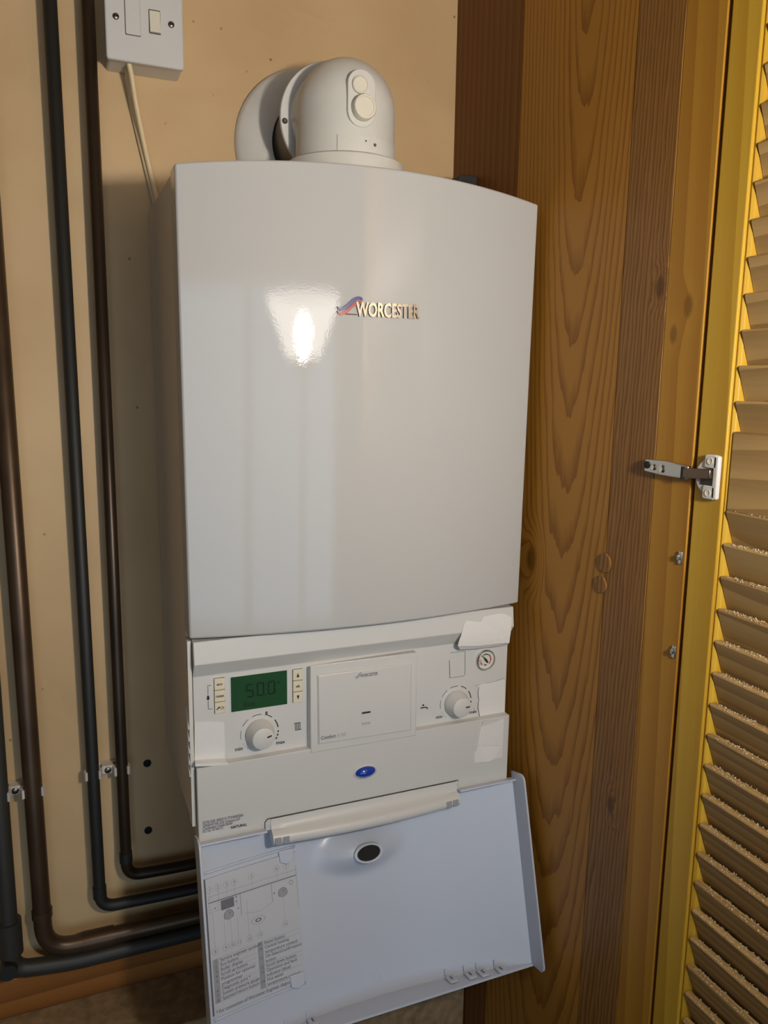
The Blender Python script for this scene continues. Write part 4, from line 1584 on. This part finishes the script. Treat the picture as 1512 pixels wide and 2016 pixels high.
# fluffy dust along the slats that can be seen
random.seed(3)
bm = bmesh.new()
for z in tops:
    if -0.25 < z < 0.40:
        for _ in range(220):
            y = random.uniform(YS - 0.012, -0.66)
            x = XD + random.uniform(0.001, 0.0085)
            h = random.uniform(0.0004, 0.0016)
            zz = z + 0.0008
            a = random.uniform(0, 6.28)
            r = random.uniform(0.0003, 0.0012)
            v = [bm.verts.new((x + r * math.cos(a + t), y + r * math.sin(a + t), zz)) for t in (0, 2.1, 4.2)] + [bm.verts.new((x + random.uniform(-.001, .001), y + random.uniform(-.001, .001), zz + h))]
            for f in ((0, 1, 3), (1, 2, 3), (2, 0, 3), (0, 2, 1)):
                bm.faces.new([v[i] for i in f])
o = obj('slat_dust', bm, M['fluff'], door)
o['kind'] = 'stuff'

# concealed hinge
hz = 0.4085
hg = thing('cupboard_hinge', (XP, -0.47, hz), 'silver concealed hinge joining the pine post and the louvred door', 'hinge')
PH = lambda a, b: px(a, b, 0, XP - 0.008)
arm = [PH(1270, 903), PH(1267, 928), PH(1300, 935.5), PH(1353, 944), PH(1354, 917.5), PH(1312, 908)]
obj('mounting_plate', bx(XP - 0.003, XP + 0.0002, -0.478, -0.436, hz - 0.006, hz + 0.006), M['nickel'], hg, bevel=0.0006)
ar = obj('hinge_arm', prism(arm, (0.0048, 0, 0)), M['nickel'], hg, bevel=0.0012, label='pressed silver hinge arm')
for (a, b), r, m_ in (((1274, 915), 0.0035, 'dark'), ((1286, 919.5), 0.0034, 'chrome'), ((1302, 923), 0.0042, 'chrome')):
    c = PH(a, b)
    obj('arm_screw', lathe([(r, -0.001), (r, 0.0008), (r * 0.7, 0.0016), (0.0003, 0.0012)], c, (-1, 0, 0), 18), M[m_], ar, smooth=30)
lk = [PH(1346, 921), PH(1344, 941), PH(1398, 944), PH(1399, 924)]
obj('hinge_link', prism([p + Vector((-0.0012, 0, 0)) for p in lk], (0.005, 0, 0)), M['brown_steel'], hg, bevel=0.001, label='bronze-coloured steel link')
obj('link_pivot', tube([PH(1345, 919) + Vector((0.001, 0, 0)), PH(1343, 943) + Vector((0.001, 0, 0))], 0.0026, 12), M['dark'], hg)
# cup: half-round plate with a flange on the door
pc = PH(1397, 938)
XC = XD - 0.0005
cy_, cz_ = -0.5085, px(1390, 938, 0, XD - 0.004).z
pts = []
for k in range(19):
    a = math.radians(90 + 180 * k / 18)
    pts.append((XC, cy_ - 0.0155 * math.cos(a), cz_ + 0.0155 * math.sin(a)))
cup = obj('hinge_cup', prism(pts, (-0.0032, 0, 0)), M['plastic'], hg, bevel=0.001, label='white plastic hinge cup')
for s in (1, -1):
    bm = prism([(XC, cy_ + 0.003 + a, cz_ + s * 0.0135 + b) for a, b in rrect(-0.0125, 0.0015, -0.006, 0.006, 0.002, 3)], (-0.0048, 0, 0))
    e = obj('cup_ear', bm, M['plastic'], cup, bevel=0.001)
    obj('ear_screw', lathe([(0.0030, 0), (0.0030, 0.0010), (0.0016, 0.0004), (0.0003, 0.0004)], (XC - 0.0046, cy_ - 0.0025, cz_ + s * 0.0140), (-1, 0, 0), 16), M['clip'], cup, smooth=30)
obj('cup_flange', bx(XC - 0.0048, XC, cy_ - 0.0115, cy_ - 0.0055, cz_ - 0.0190, cz_ + 0.0190), M['plastic'], cup, bevel=0.0015)
obj('cup_well', bx(XC - 0.0040, XC - 0.001, cy_ - 0.0062, cy_ + 0.008, cz_ - 0.0075, cz_ + 0.0060), M['blackplastic'], cup)
# small steel keeper plates left in the joint below the hinge
for (a, b), nm in (((1340, 1098), 'small bent steel keeper in the door joint below the hinge'), ((1327, 1283), 'small grey steel keeper low in the door joint')):
    c = px(a, b, 0, XP - 0.001)
    k = thing('steel_keeper', c, nm, 'keeper')
    obj('keeper_plate', bx(XP - 0.0022, XP + 0.0004, c.y - 0.0022, c.y + 0.0022, c.z - 0.006, c.z + 0.006), M['nickel'], k, bevel=0.0006)
    obj('keeper_tongue', bx(XP - 0.0044, XP - 0.002, c.y - 0.0010, c.y + 0.0016, c.z - 0.002, c.z + 0.003), M['nickel'], k, bevel=0.0005)

# ------------------------------------------------------------------ floor lamp behind the photographer's shoulder
lamp = thing('floor_lamp', (LAMP.x, LAMP.y, FLOOR), 'floor lamp with a glowing flared shade that the boiler front mirrors', 'lamp')
obj('lamp_base', lathe([(0.13, 0.0005), (0.13, 0.012), (0.11, 0.022), (0.02, 0.03), (0.008, 0.06)], (LAMP.x, LAMP.y, FLOOR), (0, 0, 1), 40), M['lampmetal'], lamp, smooth=40)
obj('lamp_pole', tube([(LAMP.x, LAMP.y, FLOOR + 0.03), (LAMP.x, LAMP.y, LAMP.z - 0.09)], 0.008, 16), M['lampmetal'], lamp, smooth='all')
gm = bpy.data.materials.new('frosted_glass_shade')
gm.use_nodes = True
nt = gm.node_tree
nt.nodes.remove(nt.nodes['Principled BSDF'])
tr_, em, mx = nt.nodes.new('ShaderNodeBsdfTransparent'), nt.nodes.new('ShaderNodeEmission'), nt.nodes.new('ShaderNodeMixShader')
tr_.inputs[0].default_value = (1, 1, 1, 1)
em.inputs[0].default_value = (1.0, 0.92, 0.82, 1)
em.inputs[1].default_value = SHADE_STRENGTH
mx.inputs[0].default_value = 0.45
nt.links.new(tr_.outputs[0], mx.inputs[1])
nt.links.new(em.outputs[0], mx.inputs[2])
nt.links.new(mx.outputs[0], nt.nodes['Material Output'].inputs[0])
obj('lamp_shade', lathe([(0.066, -0.066), (0.112, 0.0), (0.155, 0.060)], LAMP, (0, 0, 1), 40, cap=False), gm, lamp, smooth='all')
obj('lamp_cutoff_dish', lathe([(0.010, -0.095), (0.035, -0.084), (0.055, -0.074), (0.057, -0.065), (0.054, -0.065), (0.050, -0.070), (0.008, -0.070)], LAMP, (0, 0, 1), 40), M['lampmetal'], lamp, smooth=40)  # opaque dish added under the bulb to cut its downward light
obj('lamp_bulb', lathe([(0.010, -0.060), (0.020, -0.036), (0.026, -0.012), (0.022, 0.006), (0.010, 0.016), (0.0005, 0.018)], LAMP, (0, 0, 1), 20), emit('lit_bulb', LAMP_COL, BULB_STRENGTH), lamp, smooth='all')
